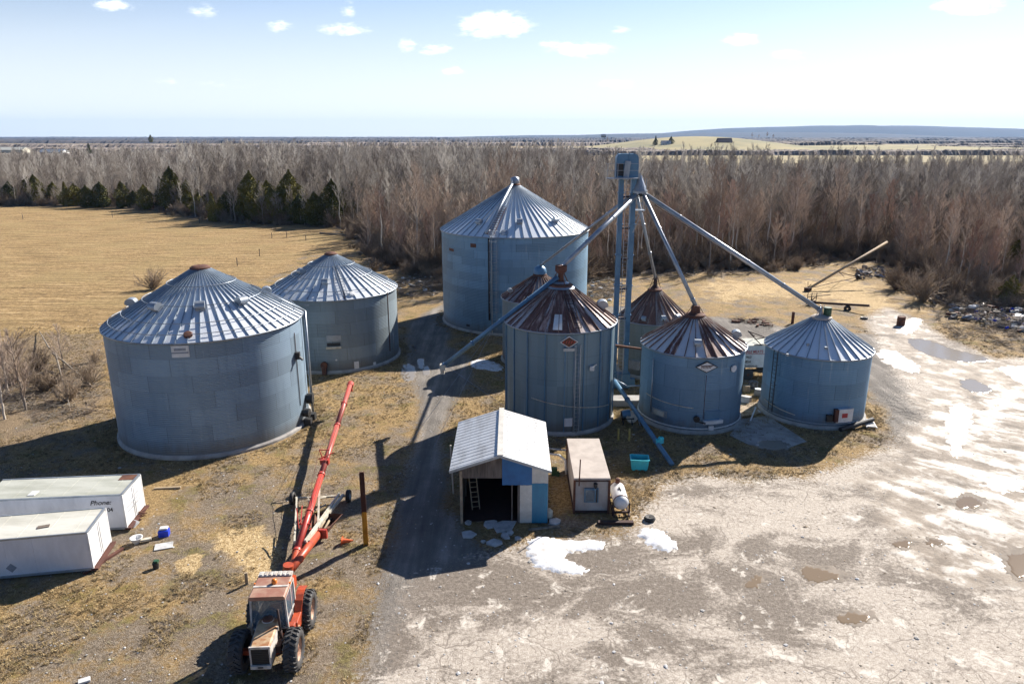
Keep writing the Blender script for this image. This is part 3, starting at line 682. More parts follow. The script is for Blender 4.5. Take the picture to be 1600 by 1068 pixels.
# ============================================================ CABIN
CB=thing('control_cabin','small beige flat roofed cabin with rusty edges and a square window right of the shed','cabin',(4.37,35.5,0))
mb=MB(); mb.box((0,2.65,1.07),(1.86,5.2,1.94)); mb.build('wall',M['cabin'],CB)
mb=MB(); mb.box((0,2.65,2.1),(2.0,5.36,.12)); mb.build('roof',M['cabin_roof'],CB,bevel=.02)
for x,y in ((-.95,.03),(.95,.03),(-.95,5.27),(.95,5.27)): MB().box((x,y,1.02),(.12,.12,2.03)).build('corner_post',M['rust'],CB)
mb=MB(); 
for a,b in (((-.9,.02,.12),(.9,.02,.12)),((-.9,.02,1.99),(.9,.02,1.99)),((-.97,.1,.12),(-.97,5.2,.12)),((.97,.1,.12),(.97,5.2,.12))): mb.bar(a,b,.07,.1)
mb.build('sill_rail',M['dark_rust'],CB)
o=MB().box((-.02,-.01,1.12),(.78,.1,.82)).build('window',M['steel_blue'],CB)
g=MB().box((-.1,-.07,1.12),(.5,.03,.68)).build('pane',M['glass'],o); MB().box((.27,-.08,1.12),(.08,.04,.76)).build('mullion',M['black'],o)
mb=MB(); mb.lathe([(.02,-.12),(.1,-.1),(.12,.1),(.02,.12)],(.18,-.12,1.78),12); mb.box((.18,-.05,1.66),(.08,.1,.22)); mb.build('outdoor_lamp',M['black'],CB)
mb=MB(); mb.tube((-.72,.25,2.1),(-.66,-.08,3.1-.1+.0),.035); 
mb=MB(); mb.tube((-.72,-.12,1.75),(-.68,-.10,3.3),.035); mb.build('mast',M['brown_post'],CB,True)
o=MB().path([Vector((2.2,40.9,1.1)),Vector((2.9,40.6,1.15)),Vector((3.25,40.0,1.1)),Vector((3.3,39.9,.2))],.07,8).build('white_pipe',M['white'],None,True); tag(o,'white bent pipe running from behind the shed to the cabin','pipe')
o=MB().path([Vector((2.1,41.2,1.35)),Vector((3.1,40.9,1.35)),Vector((3.42,41.0,1.3)),Vector((3.45,41.0,.2))],.06,8).build('white_pipe',M['steel'],None,True); tag(o,'thinner grey pipe looping just above the white bent pipe','pipe')
# ============================================================ PROPANE TANK
PT=thing('propane_tank','white horizontal gas tank with grey end on a rusty cradle beside the cabin','gas tank',G(972,812)+Vector((0,.2,0)))
prof=[(.02,-1.15),(.2,-1.12),(.34,-1.02),(.41,-.85),(.42,-.8),(.42,.8),(.41,.85),(.34,1.02),(.2,1.12),(.02,1.15)]
mb=MB(); mb.lathe(prof,(0,1.15,.78),24,(0,1,0)); mb.build('tank',M['white'],PT,True)
mb=MB(); 
for y in (.3,2.0):
    mb.box((0,y,.2),(.95,.1,.1))
    for x in (-.45,.45): mb.bar((x,y,.0),(x,y,.75),.08,.08)
for x in (-.42,.42): mb.bar((x,-.1,.15),(x,2.2,.15),.08,.1)
mb.build('cradle',M['dark_rust'],PT)
mb=MB(); mb.lathe([(.425,-.03),(.44,-.03),(.44,.03),(.425,.03)],(0,.35,.78),24,(0,1,0)); mb.lathe([(.425,-.03),(.44,-.03),(.44,.03),(.425,.03)],(0,1.95,.78),24,(0,1,0)); mb.build('strap',M['rust'],PT,True)
mb=MB(); mb.lathe([(.12,0),(.14,.2),(.1,.28),(.02,.3)],(0,1.85,1.18),12); mb.build('valve_dome',M['rust'],PT); mb=MB(); mb.box((0,1.1,1.22),(.1,.22,.08)); mb.box((.05,.9,1.21),(.06,.1,.06)); mb.build('gauge',M['black'],PT)
o=MB().box((0,0,.08),(1.9,.25,.16)).build('timber_sleeper',M['dark_rust']); o.location=G(962,818); tag(o,'dark timber sleeper on the ground below the gas tank','timber')
# ============================================================ TEAL TUB
TB=thing('fish_tub','open teal plastic tub standing in the bin shadow right of the cabin','tub',G(1000,735)+Vector((0,.35,0)),R_(-6))
mb=MB(); w,d,h=.56,.42,.72
vs=[]; 
for (s,z) in ((.88,.06),(1,h)): vs+=[(x*w*s,y*d*s,z) for x,y in ((-1,-1),(1,-1),(1,1),(-1,1))]
for (s,z) in ((.92,h),(.8,.14)): vs+=[(x*w*s,y*d*s,z) for x,y in ((-1,-1),(1,-1),(1,1),(-1,1))]
fs=[(0,1,2,3)]
for a in (0,4,8): fs+=[(a+i,a+(i+1)%4,a+4+(i+1)%4,a+4+i) for i in range(4)]
fs.append((12,13,14,15)); mb.add(vs,fs); mb.build('tub_shell',M['teal_plastic'],TB,bevel=.02)
mb=MB()
for a,b in (((-w,-d),(w,-d)),((w,-d),(w,d)),((w,d),(-w,d)),((-w,d),(-w,-d))): mb.bar((a[0],a[1],h),(b[0],b[1],h),.07,.06)
mb.build('rim',M['teal_plastic'],TB); MB().box((0,0,.3),(w*1.5,d*1.5,.28)).build('dark_contents',M['black'],TB)
mb=MB(); 
for x in (-.35,0,.35): mb.box((x,0,.03),(.16,.7,.07))
mb.build('skid',M['teal_plastic'],TB)
# ============================================================ LEANING AUGER between bins
LA=thing('transfer_auger','grey blue auger pipe leaning from the stave bin down past the teal tub','auger',G(1050,728))
p0=Vector((0,0,.12)); top=Vector((7.75,51.2,2.3))-LA.location
mb=MB(); mb.tube(p0,top,.16,seg=14); 
for f in (.25,.5,.75): c=p0+(top-p0)*f; mb.tube(c-(top-p0).normalized()*.06,c+(top-p0).normalized()*.06,.2,seg=14)
mb.build('tube',M['steel_blue'],LA,True)
c=p0+(top-p0)*.22; mb=MB(); mb.lathe([(.02,-.2),(.2,-.18),(.2,.15),(.1,.25)],c+Vector((.2,0,.25)),12); mb.box(c+Vector((.05,0,.15)),(.35,.3,.25)); mb.build('motor',M['teal_plastic'],LA)
mb=MB(); mb.bar(p0+(top-p0)*.6+Vector((0,0,0)),p0+(top-p0)*.6+Vector((.4,0,-1.1)),.06,.06); mb.build('prop_leg',M['steel'],LA)
for px,py,lb in ((966,688,'short yellow post nearer the stave bin foot'),(983,688,'short yellow post left of the leaning auger')):
    o=MB().lathe([(.07,0),(.07,.85),(.05,.9),(.01,.91)],seg=12).build('bollard',M['yellow']); o.location=G(px,py); tag(o,lb,'post','short yellow posts')
mo=thing('auger_motor','cluster of dark and white motor parts beside the foot of the stave bin','motor',G(980,662))
mb=MB(); mb.lathe([(.02,-.3),(.28,-.28),(.28,.28),(.02,.3)],(-.1,0,.8),16,(1,0,.2)); mb.build('motor_body',M['steel_blue'],mo)
mb=MB(); mb.lathe([(.02,-.08),(.45,-.07),(.45,.07),(.02,.08)],(.3,-.1,.6),18,(.3,-1,.1)); mb.build('belt_cover',M['white_frame'],mo)
mb=MB(); 
for x,y in ((-.35,-.25),(.35,-.25),(.35,.25),(-.35,.25)): mb.bar((x,y,0),(x*.6,y*.6,.6),.06,.06)
mb.box((0,0,.5),(.9,.6,.06)); mb.box((-.4,.1,.75),(.2,.2,.3)); mb.build('stand',M['black'],mo)
o=MB().path([Vector((7.7,51.5,2.4)),Vector((8.6,50.6,2.1)),Vector((9.6,50.2,2.3)),Vector((10.3,50.2,2.7))],.06).build('air_pipe',M['steel'],None,True); tag(o,'pale pipe sagging between the stave bin and the diamond sign bin','pipe')
o=MB().bar((7.8,53,4.6),(10.6,51.5,4.6),.15,.15).build('catwalk_beam',M['rust']); tag(o,'rusty beam bridging the gap below the elevator legs','beam')
o=MB().box((9.0,52.3,.3),(2.6,1.2,.5)).build('concrete_plinth',M['concrete']); tag(o,'pale concrete plinth in the gap beside the elevator foot','plinth')
mb=MB(); p=G(1018,640); mb.path([p+up*.1,G(1003,655)+up*.1],.12,8); o=mb.build('outlet_pipe',M['steel']); tag(o,'short grey outlet pipe lying left of the diamond sign bin','pipe')
# ============================================================ STEEL POST, CONE
SP=thing('steel_post','tall H section steel post, brown above and ochre below, beside the red auger','steel post',G(572,850),R_(12))
def hsec(z0,z1,m,nm):
    mb=MB(); mb.box((-.11,0,(z0+z1)/2),(.03,.26,z1-z0)); mb.box((.11,0,(z0+z1)/2),(.03,.26,z1-z0)); mb.box((0,0,(z0+z1)/2),(.2,.03,z1-z0)); return mb.build(nm,m,SP)
hsec(0,1.85,M['yellow_rust'],'lower_post'); hsec(1.852,4.05,M['brown_post'],'upper_post')
TC=thing('traffic_cone','fallen orange traffic cone left of the steel post','traffic cone',G(541,849))
MB().lathe([(.16,0),(.14,.05),(.03,.55),(.02,.56)],(-.2,0,.16),16,(1,.1,.0)).build('cone_body',M['cone'],TC); MB().box((-.2,0,.17),(.04,.36,.34)).build('cone_base',M['cone'],TC)
# ============================================================ TRAILERS
def trailer(label,P,Q,W,Hh,Lg,roofm,sidem,z0=.18):
    """P near front(right) ground corner, Q far right ground corner; box extends to -x"""
    wv=(Q-P).normalized(); lv=Vector((-wv.y,wv.x,0)); 
    rz=math.atan2(-lv.y,-lv.x); T_=thing('box_trailer',label,'storage trailer',P,rz,'white storage trailers')
    # local: +x = door end outward, box spans x -Lg..0, y 0..W
    mb=MB(); mb.box((-Lg/2,W/2,z0+(Hh-z0)/2),(Lg,W,Hh-z0)); 
    k_=1.2
    while k_<Lg:
        mb.box((-k_,-.004,z0+(Hh-z0)/2),(.035,.012,Hh-z0-.1)); k_+=1.2
    mb.build('body',sidem,T_)
    mb=MB(); mb.box((-Lg/2,W/2,Hh+.012),(Lg-.06,W-.06,.03)); 
    k_=.6
    while k_<Lg: mb.box((-k_,W/2,Hh+.03),(.04,W-.1,.012)); k_+=1.2
    mb.build('roof',roofm,T_)
    mb=MB()
    for y in (0,W): mb.bar((-Lg,y,Hh+.01),(.03,y,Hh+.01),.07,.09); mb.bar((-Lg,y,z0),(.03,y,z0),.06,.12)
    mb.bar((0.01,0,Hh+.01),(0.01,W,Hh+.01),.09,.1); mb.build('edge_rail',M['steel'],T_)
    mb=MB()
    for y in (.0,W): MB().box((.02,y,z0+(Hh-z0)/2),(.09,.09,Hh-z0)).build('corner_post',M['white'],T_)
    d=MB().box((.03,W/2,z0+(Hh-z0)/2),(.05,W-.12,Hh-z0-.14)).build('door',M['white'],T_)
    mb=MB()
    for y in (W*.46,W*.54): mb.tube((.07,y,z0+.1),(.07,y,Hh-.1),.012,seg=6)
    mb.build('lock_rod',M['white'],d)
    mb=MB(); mb.box((.1,W/2,z0-.02),(.3,W+.1,.1)); mb.build('bumper',M['brown_post'],T_)
    mb=MB()
    for x in (-.5,-Lg+.5): mb.box((x,W/2,z0/2),(.5,W-.2,z0))
    mb.build('skid',M['black'],T_)
    return T_
t1=trailer('nearer white box trailer with pale roof and a grey diamond mark low on its side',G(146,893),G(175,849),2.35,2.1,8.2,M['trailer_roof_pale'],M['trailer_side'])
mb=MB(); mb.add([(-3.45+.24*x,-.012,.62+.24*z) for x,z in ((0,-1),(1,0),(0,1),(-1,0))],[(0,1,2,3)]); mb.build('diamond_placard',M['text_grey'],t1)
MB().box((-2.2,.9,2.14),(.5,.25,.05),Matrix.Rotation(.2,3,'Z')).build('roof_debris',M['wood'],t1)
t2=trailer('farther white box trailer with a grimy roof and black lettering on its side',G(198.5,829),G(224,797),2.35,2.1,7.1,M['trailer_roof'],M['trailer_side'])
text_obj('Phone:',.36,M['text_black'],t2,(-1.62,-.014,1.60),(math.pi/2,0,0),shear=.35,sx=1.05)
text_obj('104',.34,M['text_black'],t2,(-.95,-.014,1.18),(math.pi/2,0,0),sx=.85)
mb=MB(); r_=random.Random(4)
for row,z in enumerate((1.45,1.2,.95)):
    y=.35
    while y<1.9: w=r_.uniform(.06,.14); mb.box((.062,y,z+r_.uniform(-.02,.02)),(.008,w,.05)); y+=w+.06
mb.build('door_lettering',M['text_grey'],t2)
MB().box((-.45,2.0,2.135),(.8,.6,.02)).build('roof_rust_patch',M['rust'],t2)
MB().box((-4.6,.55,2.14),(.35,.5,.04)).build('roof_patch',M['white'],t2)
# small things near trailers
def simple(name,label,cat,mb,m,p,rz=0,group=None,bevel=0):
    o=mb.build(name,m,None,bevel=bevel); o.location=p; o.rotation_euler=(0,0,rz); return tag(o,label,cat,group)
BC=thing('plastic_crate','bright blue plastic crate with a white lid by the trailers','crate',G(257,836),.2)
mb=MB(); mb.box((0,0,.17),(.5,.4,.34)); mb.build('crate_body',M['blue_plastic'],BC,bevel=.02); mb=MB(); mb.box((0,.06,.4),(.4,.3,.1)); mb.build('crate_lid',M['white'],BC,bevel=.03)
TL=thing('toilet_bowl','white discarded basin lying between trailer and blue crate','basin',G(214,848))
MB().lathe([(.12,0),(.2,.12),(.3,.3),(.32,.34),(.26,.33),(.15,.2),(.02,.16)],seg=20).build('bowl',M['white'],TL,True); MB().box((.42,.12,.14),(.5,.2,.1),Matrix.Rotation(.4,3,'Z')).build('lid',M['white_frame'],TL)
simple('board','flat pale grey board on the ground below the blue crate','board',MB().box((0,0,.02),(.85,.6,.04)),M['concrete_slab'],G(256,853),.35)
PB=thing('oil_pail','small dark pail with a green top near the trailers','pail',G(244,887)); MB().lathe([(.13,0),(.15,.3),(.13,.31),(.01,.3)],seg=14).build('pail',M['black'],PB); MB().box((.03,.03,.36),(.22,.2,.1)).build('green_cloth',M['green_dark'],PB)
simple('plank','long brown plank in the grass beyond the trailers','plank',MB().box((0,0,.05),(1.5,.14,.1)),M['plank'],G(262,763),.12)
simple('plank','short upright pale plank beside the tractor cab','plank',MB().box((0,0,.3),(.14,.1,.62)),M['plank'],G(386,912),.3)
simple('white_panel_sheet','white sheet leaning at the door end of the farther trailer','panel',MB().box((0,0,.1),(.55,.4,.08),Matrix.Rotation(.5,3,'X')),M['white'],G(209,820),-.5)
simple('plank','red brown beam along the door end of the nearer trailer','beam',MB().box((0,0,.06),(2.3,.16,.12)),M['brown_post'],G(163,877),1.25)
mb=MB(); r_=random.Random(8)
for i in range(9): 
    a=r_.uniform(0,3.1); p=Vector((r_.uniform(-.3,.3),r_.uniform(-.4,.4),r_.uniform(.05,.3))); mb.bar(p-Vector((math.cos(a),math.sin(a),.1))*.35,p+Vector((math.cos(a),math.sin(a),.1))*.35,.06,.04)
simple('scrap_heap','small heap of reddish sticks at the far corner of the farther trailer','scrap',mb,M['rust'],G(216,806))
mb=MB(); mb.box((0,0,.05),(.4,.25,.08)); simple('paper_scrap','white scrap lying at the bottom edge left of the tractor','scrap',mb,M['white'],G(132,1064),.5)
# pallet like strips next to wide bin
mb=MB(); 
for i in range(8): mb.box((i*.16-.55,0,.12),(.08,.5,.03),Matrix.Rotation(.25,3,'X'))
mb.bar((-.65,-.2,.05),(.7,-.2,.05),.06,.06); mb.bar((-.65,.2,.17),(.7,.2,.17),.06,.06); simple('pallet','pale slatted pallet at the foot of the widest bin','pallet',mb,M['log'],G(352,708),.25)
mb=MB(); 
for i in range(9): mb.box((0,i*.18-.75,.2),(.62,.07,.05))
for x in (-.33,.33): mb.bar((x,-.85,.16),(x,.85,.16),.05,.06)
simple('steel_grate','white slatted grate lying right of the far right bin','grate',mb,M['white'],G(1358,664),-.25)
# barrels and posts at the back
for px,py,r,h,lb in ((1407,508,.42,1.0,'rusty steel drum standing alone on the muddy track'),):
    BR=thing('steel_drum',lb,'drum',G(px,py)); MB().lathe([(.01,0),(r,.0),(r,h),(r-.03,h),(r-.04,h-.04),(.01,h-.04)],seg=22).build('drum_body',M['rust'],BR)
    mb=MB(); 
    for z in (.33,.66): mb.lathe([(r,z-.03),(r+.03,z),(r,z+.03)],seg=22)
    mb.build('drum_hoop',M['dark_rust'],BR)
simple('pipe_stub','short rusty upright post behind the far right bin','post',MB().lathe([(.16,0),(.16,1.3),(.12,1.3),(.12,1.1)],seg=12),M['brown_post'],G(1238,505))
simple('tyre','worn tyre lying flat beyond the rusty drum','tyre',MB().lathe([(.22,.02),(.38,.0),(.42,.1),(.38,.2),(.22,.18),(.22,.02)],seg=20),M['black'],G(1350,498))
simple('tyre','black round scrap piece near the gas tank','scrap',MB().lathe([(.05,.02),(.28,.0),(.32,.1),(.25,.22),(.05,.2)],seg=16),M['black'],G(1015,812))
# ============================================================ OLD AUGERS at the back
def old_auger(label,base,top,r,m,wheel=None):
    T_=thing('old_auger',label,'auger',base); tp=top-base
    mb=MB(); mb.tube(Vector((0,0,.3)),tp,r,seg=10); mb.build('tube',m,T_,True)
    mb=MB(); mb.box((0,0,.3),(.8,.6,.45),Matrix.Rotation(.5,3,'Z')); mb.bar((-.6,-.3,.1),(.5,.3,.9),.08,.08); mb.bar((-.2,-.6,.1),(.1,.5,1.2),.06,.06); mb.build('intake',M['dark_rust'],T_)
    return T_
b0=G(1262,455); t0=atY(1386,378,b0.y+7); old_auger('pale tan auger pipe raised towards the woodland edge at the back right',b0,t0,.17,M['plank'])
mb=MB(); c=(t0-b0)*.38; 
ax=G(1340,437)-b0; mb.bar(c,ax+up*.4,.08,.08); mb.bar((0,0,.4),ax+up*.4,.07,.07); mb.bar(c,ax+up*.4+Vector((-1.8,.5,0)),.06,.06); mb.build('undercarriage',M['dark_rust'],bpy.data.objects['old_auger'])
mb=MB(); mb.lathe([(.1,-.12),(.36,-.12),(.38,0),(.36,.12),(.1,.12)],ax+up*.38,16,(1,.3,0)); mb.build('wheel',M['black'],bpy.data.objects['old_auger'])
b1=G(1268,476); t1_=atY(1357,487,G(1357,489).y); t1_.z=.9
ta=old_auger('low rusty auger lying behind the peak of the far right bin',b1+Vector((0,0,0)),t1_,.14,M['dark_rust'])
mb=MB(); mb.bar((-.5,.3,.9),(2.2,0,1.3),.08,.08); mb.bar((-.5,-.3,1.4),(1.2,.2,1.4),.06,.06)
for x in (-.5,.0,.6): mb.bar((x,.3,0),(x,.2,1.5),.07,.07)
mb.build('frame',M['black'],ta); mb=MB(); mb.lathe([(.1,-.12),(.4,-.12),(.42,0),(.4,.12),(.1,.12)],(t1_-b1)*.62+Vector((0,-.3,-.35)),16,(.3,1,0)); mb.build('wheel',M['black'],ta)
# ============================================================ PALE LORRY between the two right bins
TR=thing('lorry','white lettered lorry box half hidden between the two right hand bins','lorry',atY(1175,625,58)*1.0)
TR.location.z=0; TR.rotation_euler=(0,0,R_(3))
Wd=6.0; zb=1.15; zt=3.05
MB().box((.6,1.2,(zb+zt)/2),(Wd,2.3,zt-zb)).build('body',M['white'],TR)
MB().box((.6,1.2,zt+.02),(Wd,2.3,.04)).build('roof',M['trailer_roof'],TR)
mb=MB(); mb.bar((-2.4,.3,.8),(3.6,.3,.8),.15,.25); mb.bar((-2.4,2.0,.8),(3.6,2.0,.8),.15,.25); mb.box((.9,.6,.8),(.9,.5,.5)); mb.build('chassis',M['black'],TR)
for x in (-1.6,-.5,2.6):
    for y in (.25,2.1):
        w=MB(); w.lathe([(.12,-.14),(.44,-.14),(.48,-.1),(.48,.1),(.44,.14),(.12,.14)],(x,y,.48),20,(0,1,0)); wo=w.build('wheel',M['tyre'],TR); h=MB(); h.lathe([(.02,-.1),(.22,-.1),(.22,.1),(.02,.1)],(x,y,.48),14,(0,1,0)); h.build('rim',M['rust'],wo)
tzz=zt-.62
text_obj('WHOLESALE MEATS',.36,M['text_red'],TR,(-2.02,.035,tzz),(math.pi/2,0,0),sx=.80)
MB().box((.2,.04,tzz-.08),(4.2,.01,.035)).build('stripe',M['text_red'],TR)
text_obj('960',.30,M['text_black'],TR,(-.86,.035,tzz-.45),(math.pi/2,0,0),sx=1.05)
text_obj('1854',.30,M['text_black'],TR,(-1.05,.035,tzz-.85),(math.pi/2,0,0),sx=1.05)
text_obj('hotnot.ca',.30,M['text_black'],TR,(-.90,.035,tzz-1.22),(math.pi/2,0,0),sx=.95)
mb=MB(); 
for a,b in (((.2,1.2,3.3),(1.6,.2,3.9)),((.4,.2,3.1),(-.8,.3,4.3)),((-.8,.3,4.3),(1.8,1.2,3.2)),((-.8,.3,4.3),(.6,2.2,3.3)),((1.6,.2,3.1),(-.2,.2,3.1))): mb.bar(a,b,.07,.07)
mb.build('rear_frame',M['dark_rust'],TR)
for i,(px,py,w,d,h,mn,lb) in enumerate(((1166,611,.7,.6,.5,'plank','tan block topmost in the heap below the lettered lorry'),(1164,628,.9,.7,.5,'concrete_slab','grey lump lowest in the heap below the lettered lorry'),(1176,606,.8,.7,.6,'scrap','dark machine part in the heap below the lettered lorry'),(1184,618,.9,.6,.6,'steel','grey metal part right in the heap below the lettered lorry'))):
    chunk(px,py,w,d,i+40,M[mn],'scrap_block',lb,'scrap','heap below the lorry',h)
simple('concrete_apron','pale flat concrete slab on the ground between the two right bins','slab',MB().prism([(-1.4,-1.6),(1.0,-.6),(1.5,1.6),(-1.2,1.3)],0.0,.05),M['plank'],G(1172,640))
for i,(a,b,lb) in enumerate((((1172,660),(1180,643),'white rod on the slab left of the far right bin'),((1184,643),(1187,650),'small white rod touching the far right bin foot'))):
    o=MB().bar(G(*a)+up*.1,G(*b)+up*.35,.09,.09).build('metal_rod',M['white']); tag(o,lb,'rod')
ap=MB(); ap.prism([(G(x,y).x,G(x,y).y) for x,y in ((1160,655),(1200,650),(1260,690),(1225,702),(1170,695),(1140,680))],0,.05); o=ap.build('concrete_pad',M['concrete']); tag(o,'grey wet concrete pad in shadow before the two right bins','slab')
# ============================================================ TRACTOR (local -y is forward)
TX=thing('farm_tractor','old orange and white four wheel drive tractor with black lugged tyres in the foreground','tractor',(-9.62,24.75,0),R_(3.5))
def big_wheel(x,y,r=.79,w=.52):
    s=1 if x>0 else -1
    W=thing('wheel',None,None,(x,y,r)); W.parent=TX; del_=None
    mb=MB(); h=w/2; mb.lathe([(r*.55,-h*.8),(r*.62,-h),(r*.88,-h),(r*.95,-h*.82),(r*.955,h*.82),(r*.88,h),(r*.62,h),(r*.55,h*.8)],(0,0,0),40,(1,0,0)); ty=mb.build('tyre',M['tyre'],W,True)
    lg=MB(); n=22
    for i in range(n):
        for sd in (-1,1):
            a=2*math.pi*(i+(.5 if sd>0 else 0))/n; a2=a+.20
            A=Vector((sd*h*.98,math.cos(a2)*r*.92,math.sin(a2)*r*.92)); Bq=Vector((-sd*.03,math.cos(a)*r*.985,math.sin(a)*r*.985)); Cc=Vector((sd*h*.75,math.cos(a2-.02)*r*.99,math.sin(a2-.02)*r*.99))
            lg.bar(Bq,Cc,.075,.085,up=Bq); lg.bar(Cc,A,.075,.07,up=Cc)
    lg.build('tread_lugs',M['tyre'],ty)
    rm_=MB(); rm_.lathe([(.03,s*.02),(r*.3,s*.02),(r*.34,s*.10),(r*.5,s*.12),(r*.57,s*h*.82)],(0,0,0),28,(1,0,0)); rm_.build('rim',M['rim'],W)
    hb=MB(); hb.lathe([(.02,0),(.14,0),(.14,.12),(.09,.16),(.02,.16)],(s*.02,0,0),14,(s,0,0)); hb.build('hub',M['rust'],W)
for x in (-1.03,1.03):
    for y in (-1.2,1.28): big_wheel(x,y)
mb=MB(); mb.box((0,.1,.75),(.6,3.0,.5)); mb.bar((-.95,-1.2,.78),(.95,-1.2,.78),.2,.2); mb.bar((-.95,1.28,.8),(.95,1.28,.8),.3,.3); mb.box((0,1.5,1.0),(.7,.6,.7)); mb.build('chassis',M['orange_red'],TX)
# hood: tapered, slopes to the front
def wedge(mb,y0,y1,w0,w1,zb0,zb1,zt0,zt1,ch=.06):
    a=[(-w0,y0,zb0),(w0,y0,zb0),(w0,y0,zt0-ch),(w0-ch,y0,zt0),(-w0+ch,y0,zt0),(-w0,y0,zt0-ch)]
    b=[(-w1,y1,zb1),(w1,y1,zb1),(w1,y1,zt1-ch),(w1-ch,y1,zt1),(-w1+ch,y1,zt1),(-w1,y1,zt1-ch)]
    return mb.add(a+b,[(0,1,2,3,4,5),(6,7,8,9,10,11)]+[(i,(i+1)%6,6+(i+1)%6,6+i) for i in range(6)])
wedge(MB(),-1.98,-.45,.37,.42,.72,.85,1.58,1.72).build('hood',M['grime_orange'],TX)
mb=MB(); 
for s in (-1,1): mb.extr([(s*.375,-1.95,.8),(s*.425,-.5,.9),(s*.425,-.5,1.66),(s*.375,-1.95,1.5)],(s*.02,0,0))
mb.build('side_panel',M['tractor_white'],TX)
mb=MB(); 
mb.box((0,-2.0,1.55),(.78,.06,.1)); mb.box((0,-2.03,.74),(.76,.14,.14)); mb.box((-.36,-2.0,1.12),(.06,.06,.86)); mb.box((.36,-2.0,1.12),(.06,.06,.86)); mb.build('grille_frame',M['tractor_white'],TX)
mb=MB(); mb.box((0,-1.985,1.14),(.66,.03,.74)); 
for i in range(9): mb.box((0,-2.005,.82+i*.08),(.66,.02,.02))
mb.build('grille',M['black'],TX)
mb=MB(); mb.box((0,-2.11,.75),(.2,.02,.05)); mb.build('bumper_slot',M['black'],TX)
mb=MB(); mb.lathe([(.02,.0),(.2,.0),(.21,.08),(.17,.14),(.02,.16)],(-.02,-.62,1.72),20); mb.build('air_cleaner_cap',M['rust'],TX,True)
mb=MB(); mb.lathe([(.21,.0),(.235,.02),(.21,.05)],(-.02,-.62,1.72),20); mb.build('cap_ring',M['tractor_white'],TX,True)
mb=MB(); mb.tube((.52,-.95,1.0),(.50,-.92,1.45),.07); mb.tube((.50,-.92,1.45),(.46,-.85,2.35),.045); mb.build('exhaust_stack',M['dark_rust'],TX,True)
mb=MB(); mb.box((.5,-1.2,1.0),(.22,.5,.3)); mb.bar((.45,-1.5,.75),(.95,-1.35,.95),.05,.05); mb.box((-.5,-1.2,1.0),(.2,.5,.3)); mb.build('engine_parts',M['dark_rust'],TX)
# cab
cy0,cy1,cw,cz0,cz1=-.48,.85,.66,1.05,2.62
mb=MB(); mb.box((0,.2,1.25),(1.34,1.35,.5)); mb.build('cab_base',M['black'],TX)
mb=MB()
for s in (-1,1):
    mb.bar((s*(cw+.06),cy0-.08,cz0),(s*cw,cy0,cz1),.07,.07); mb.bar((s*cw,cy1,cz0),(s*cw,cy1-.05,cz1),.09,.09); mb.bar((s*cw,.35,cz0),(s*cw,.3,cz1),.06,.06)
    mb.bar((s*(cw+.02),cy0,1.55),(s*cw,cy1,1.5),.05,.05); mb.bar((s*cw,cy0,cz1-.02),(s*cw,cy1,cz1-.02),.07,.07)
mb.bar((-cw,cy0,cz1-.03),(cw,cy0,cz1-.03),.07,.08); mb.bar((-cw,cy0-.08,1.3),(cw,cy0-.08,1.3),.05,.06); mb.build('cab_frame',M['tractor_white'],TX)
mb=MB(); mb.extr([(-cw,cy0-.06,1.3),(cw,cy0-.06,1.3),(cw-.02,cy0+.01,cz1-.05),(-cw+.02,cy0+.01,cz1-.05)],(0,-.012,0)); mb.build('windscreen',M['glass'],TX)
for s in (-1,1):
    MB().extr([(s*cw,cy0,1.3),(s*cw,cy1-.05,1.3),(s*cw,cy1-.08,cz1-.05),(s*cw,cy0+.03,cz1-.05)],(s*.012,0,0)).build('side_window',M['glass'],TX)
mb=MB(); mb.box((0,.3,1.6),(.5,.5,.12)); mb.box((0,.55,1.95),(.5,.12,.6)); mb.build('seat',M['black'],TX)
mb=MB(); mb.lathe([(.17,-.015),(.19,0),(.17,.015)],(0,-.12,1.85),18,(0,-.5,.8)); mb.bar((0,-.35,1.3),(0,-.12,1.85),.05,.05); mb.build('steering_wheel',M['black'],TX)
mb=MB(); wedge(mb,-.62,.72,.70,.70,2.62,2.64,2.78,2.80,.05); mb.build('cab_roof',M['roof_brown'],TX)
mb=MB(); mb.box((0,.86,2.80),(1.34,.3,.09)); 
for i in range(7): mb.box((-.55+i*.18,.86,2.86),(.1,.24,.03))
mb.build('roof_vent_strip',M['tractor_white'],TX)
mb=MB(); mb.box((0,.05,2.802),(1.36,.1,.02)); mb.build('roof_stripe',M['tractor_white'],TX)
mb=MB(); mb.lathe([(.1,0),(.1,.04)],(.1,.25,2.8),14); mb.lathe([(.11,.03),(.11,.13),(.08,.18),(.01,.2)],(.1,.25,2.8),16); mb.build('beacon',M['amber'],TX,True)
for s in (-1,1): MB().box((s*.68,.3,2.74),(.08,.08,.1)).build('marker_light',M['amber'],TX)
for s in (-1,1): 
    mb=MB(); n=7; y0=1.28
    pts=[(y0+.9*math.cos(R_(t)),.79+.95*math.sin(R_(t))) for t in range(60,160,16)]
    for (ya,za),(yb,zb_) in zip(pts[:-1],pts[1:]): mb.bar((s*.84,ya,za),(s*.84,yb,zb_),.32,.05,up=(0,0,1))
    mb.build('fender',M['orange_red'],TX)
mb=MB(); mb.box((.84,.25,1.02),(.32,1.0,.5)); mb.box((.78,-.35,1.15),(.3,.3,.35)); mb.build('side_tank',M['orange_red'],TX,bevel=.04)
mb=MB(); mb.box((.86,-.3,1.05),(.35,.4,.06)); mb.bar((.95,-.45,.6),(.95,-.45,1.1),.04,.04); mb.bar((.7,-.45,.6),(.7,-.45,1.1),.04,.04); mb.box((.83,-.45,.62),(.3,.1,.04)); mb.box((-.83,.0,1.0),(.3,.6,.3)); mb.build('step',M['grime_orange'],TX)
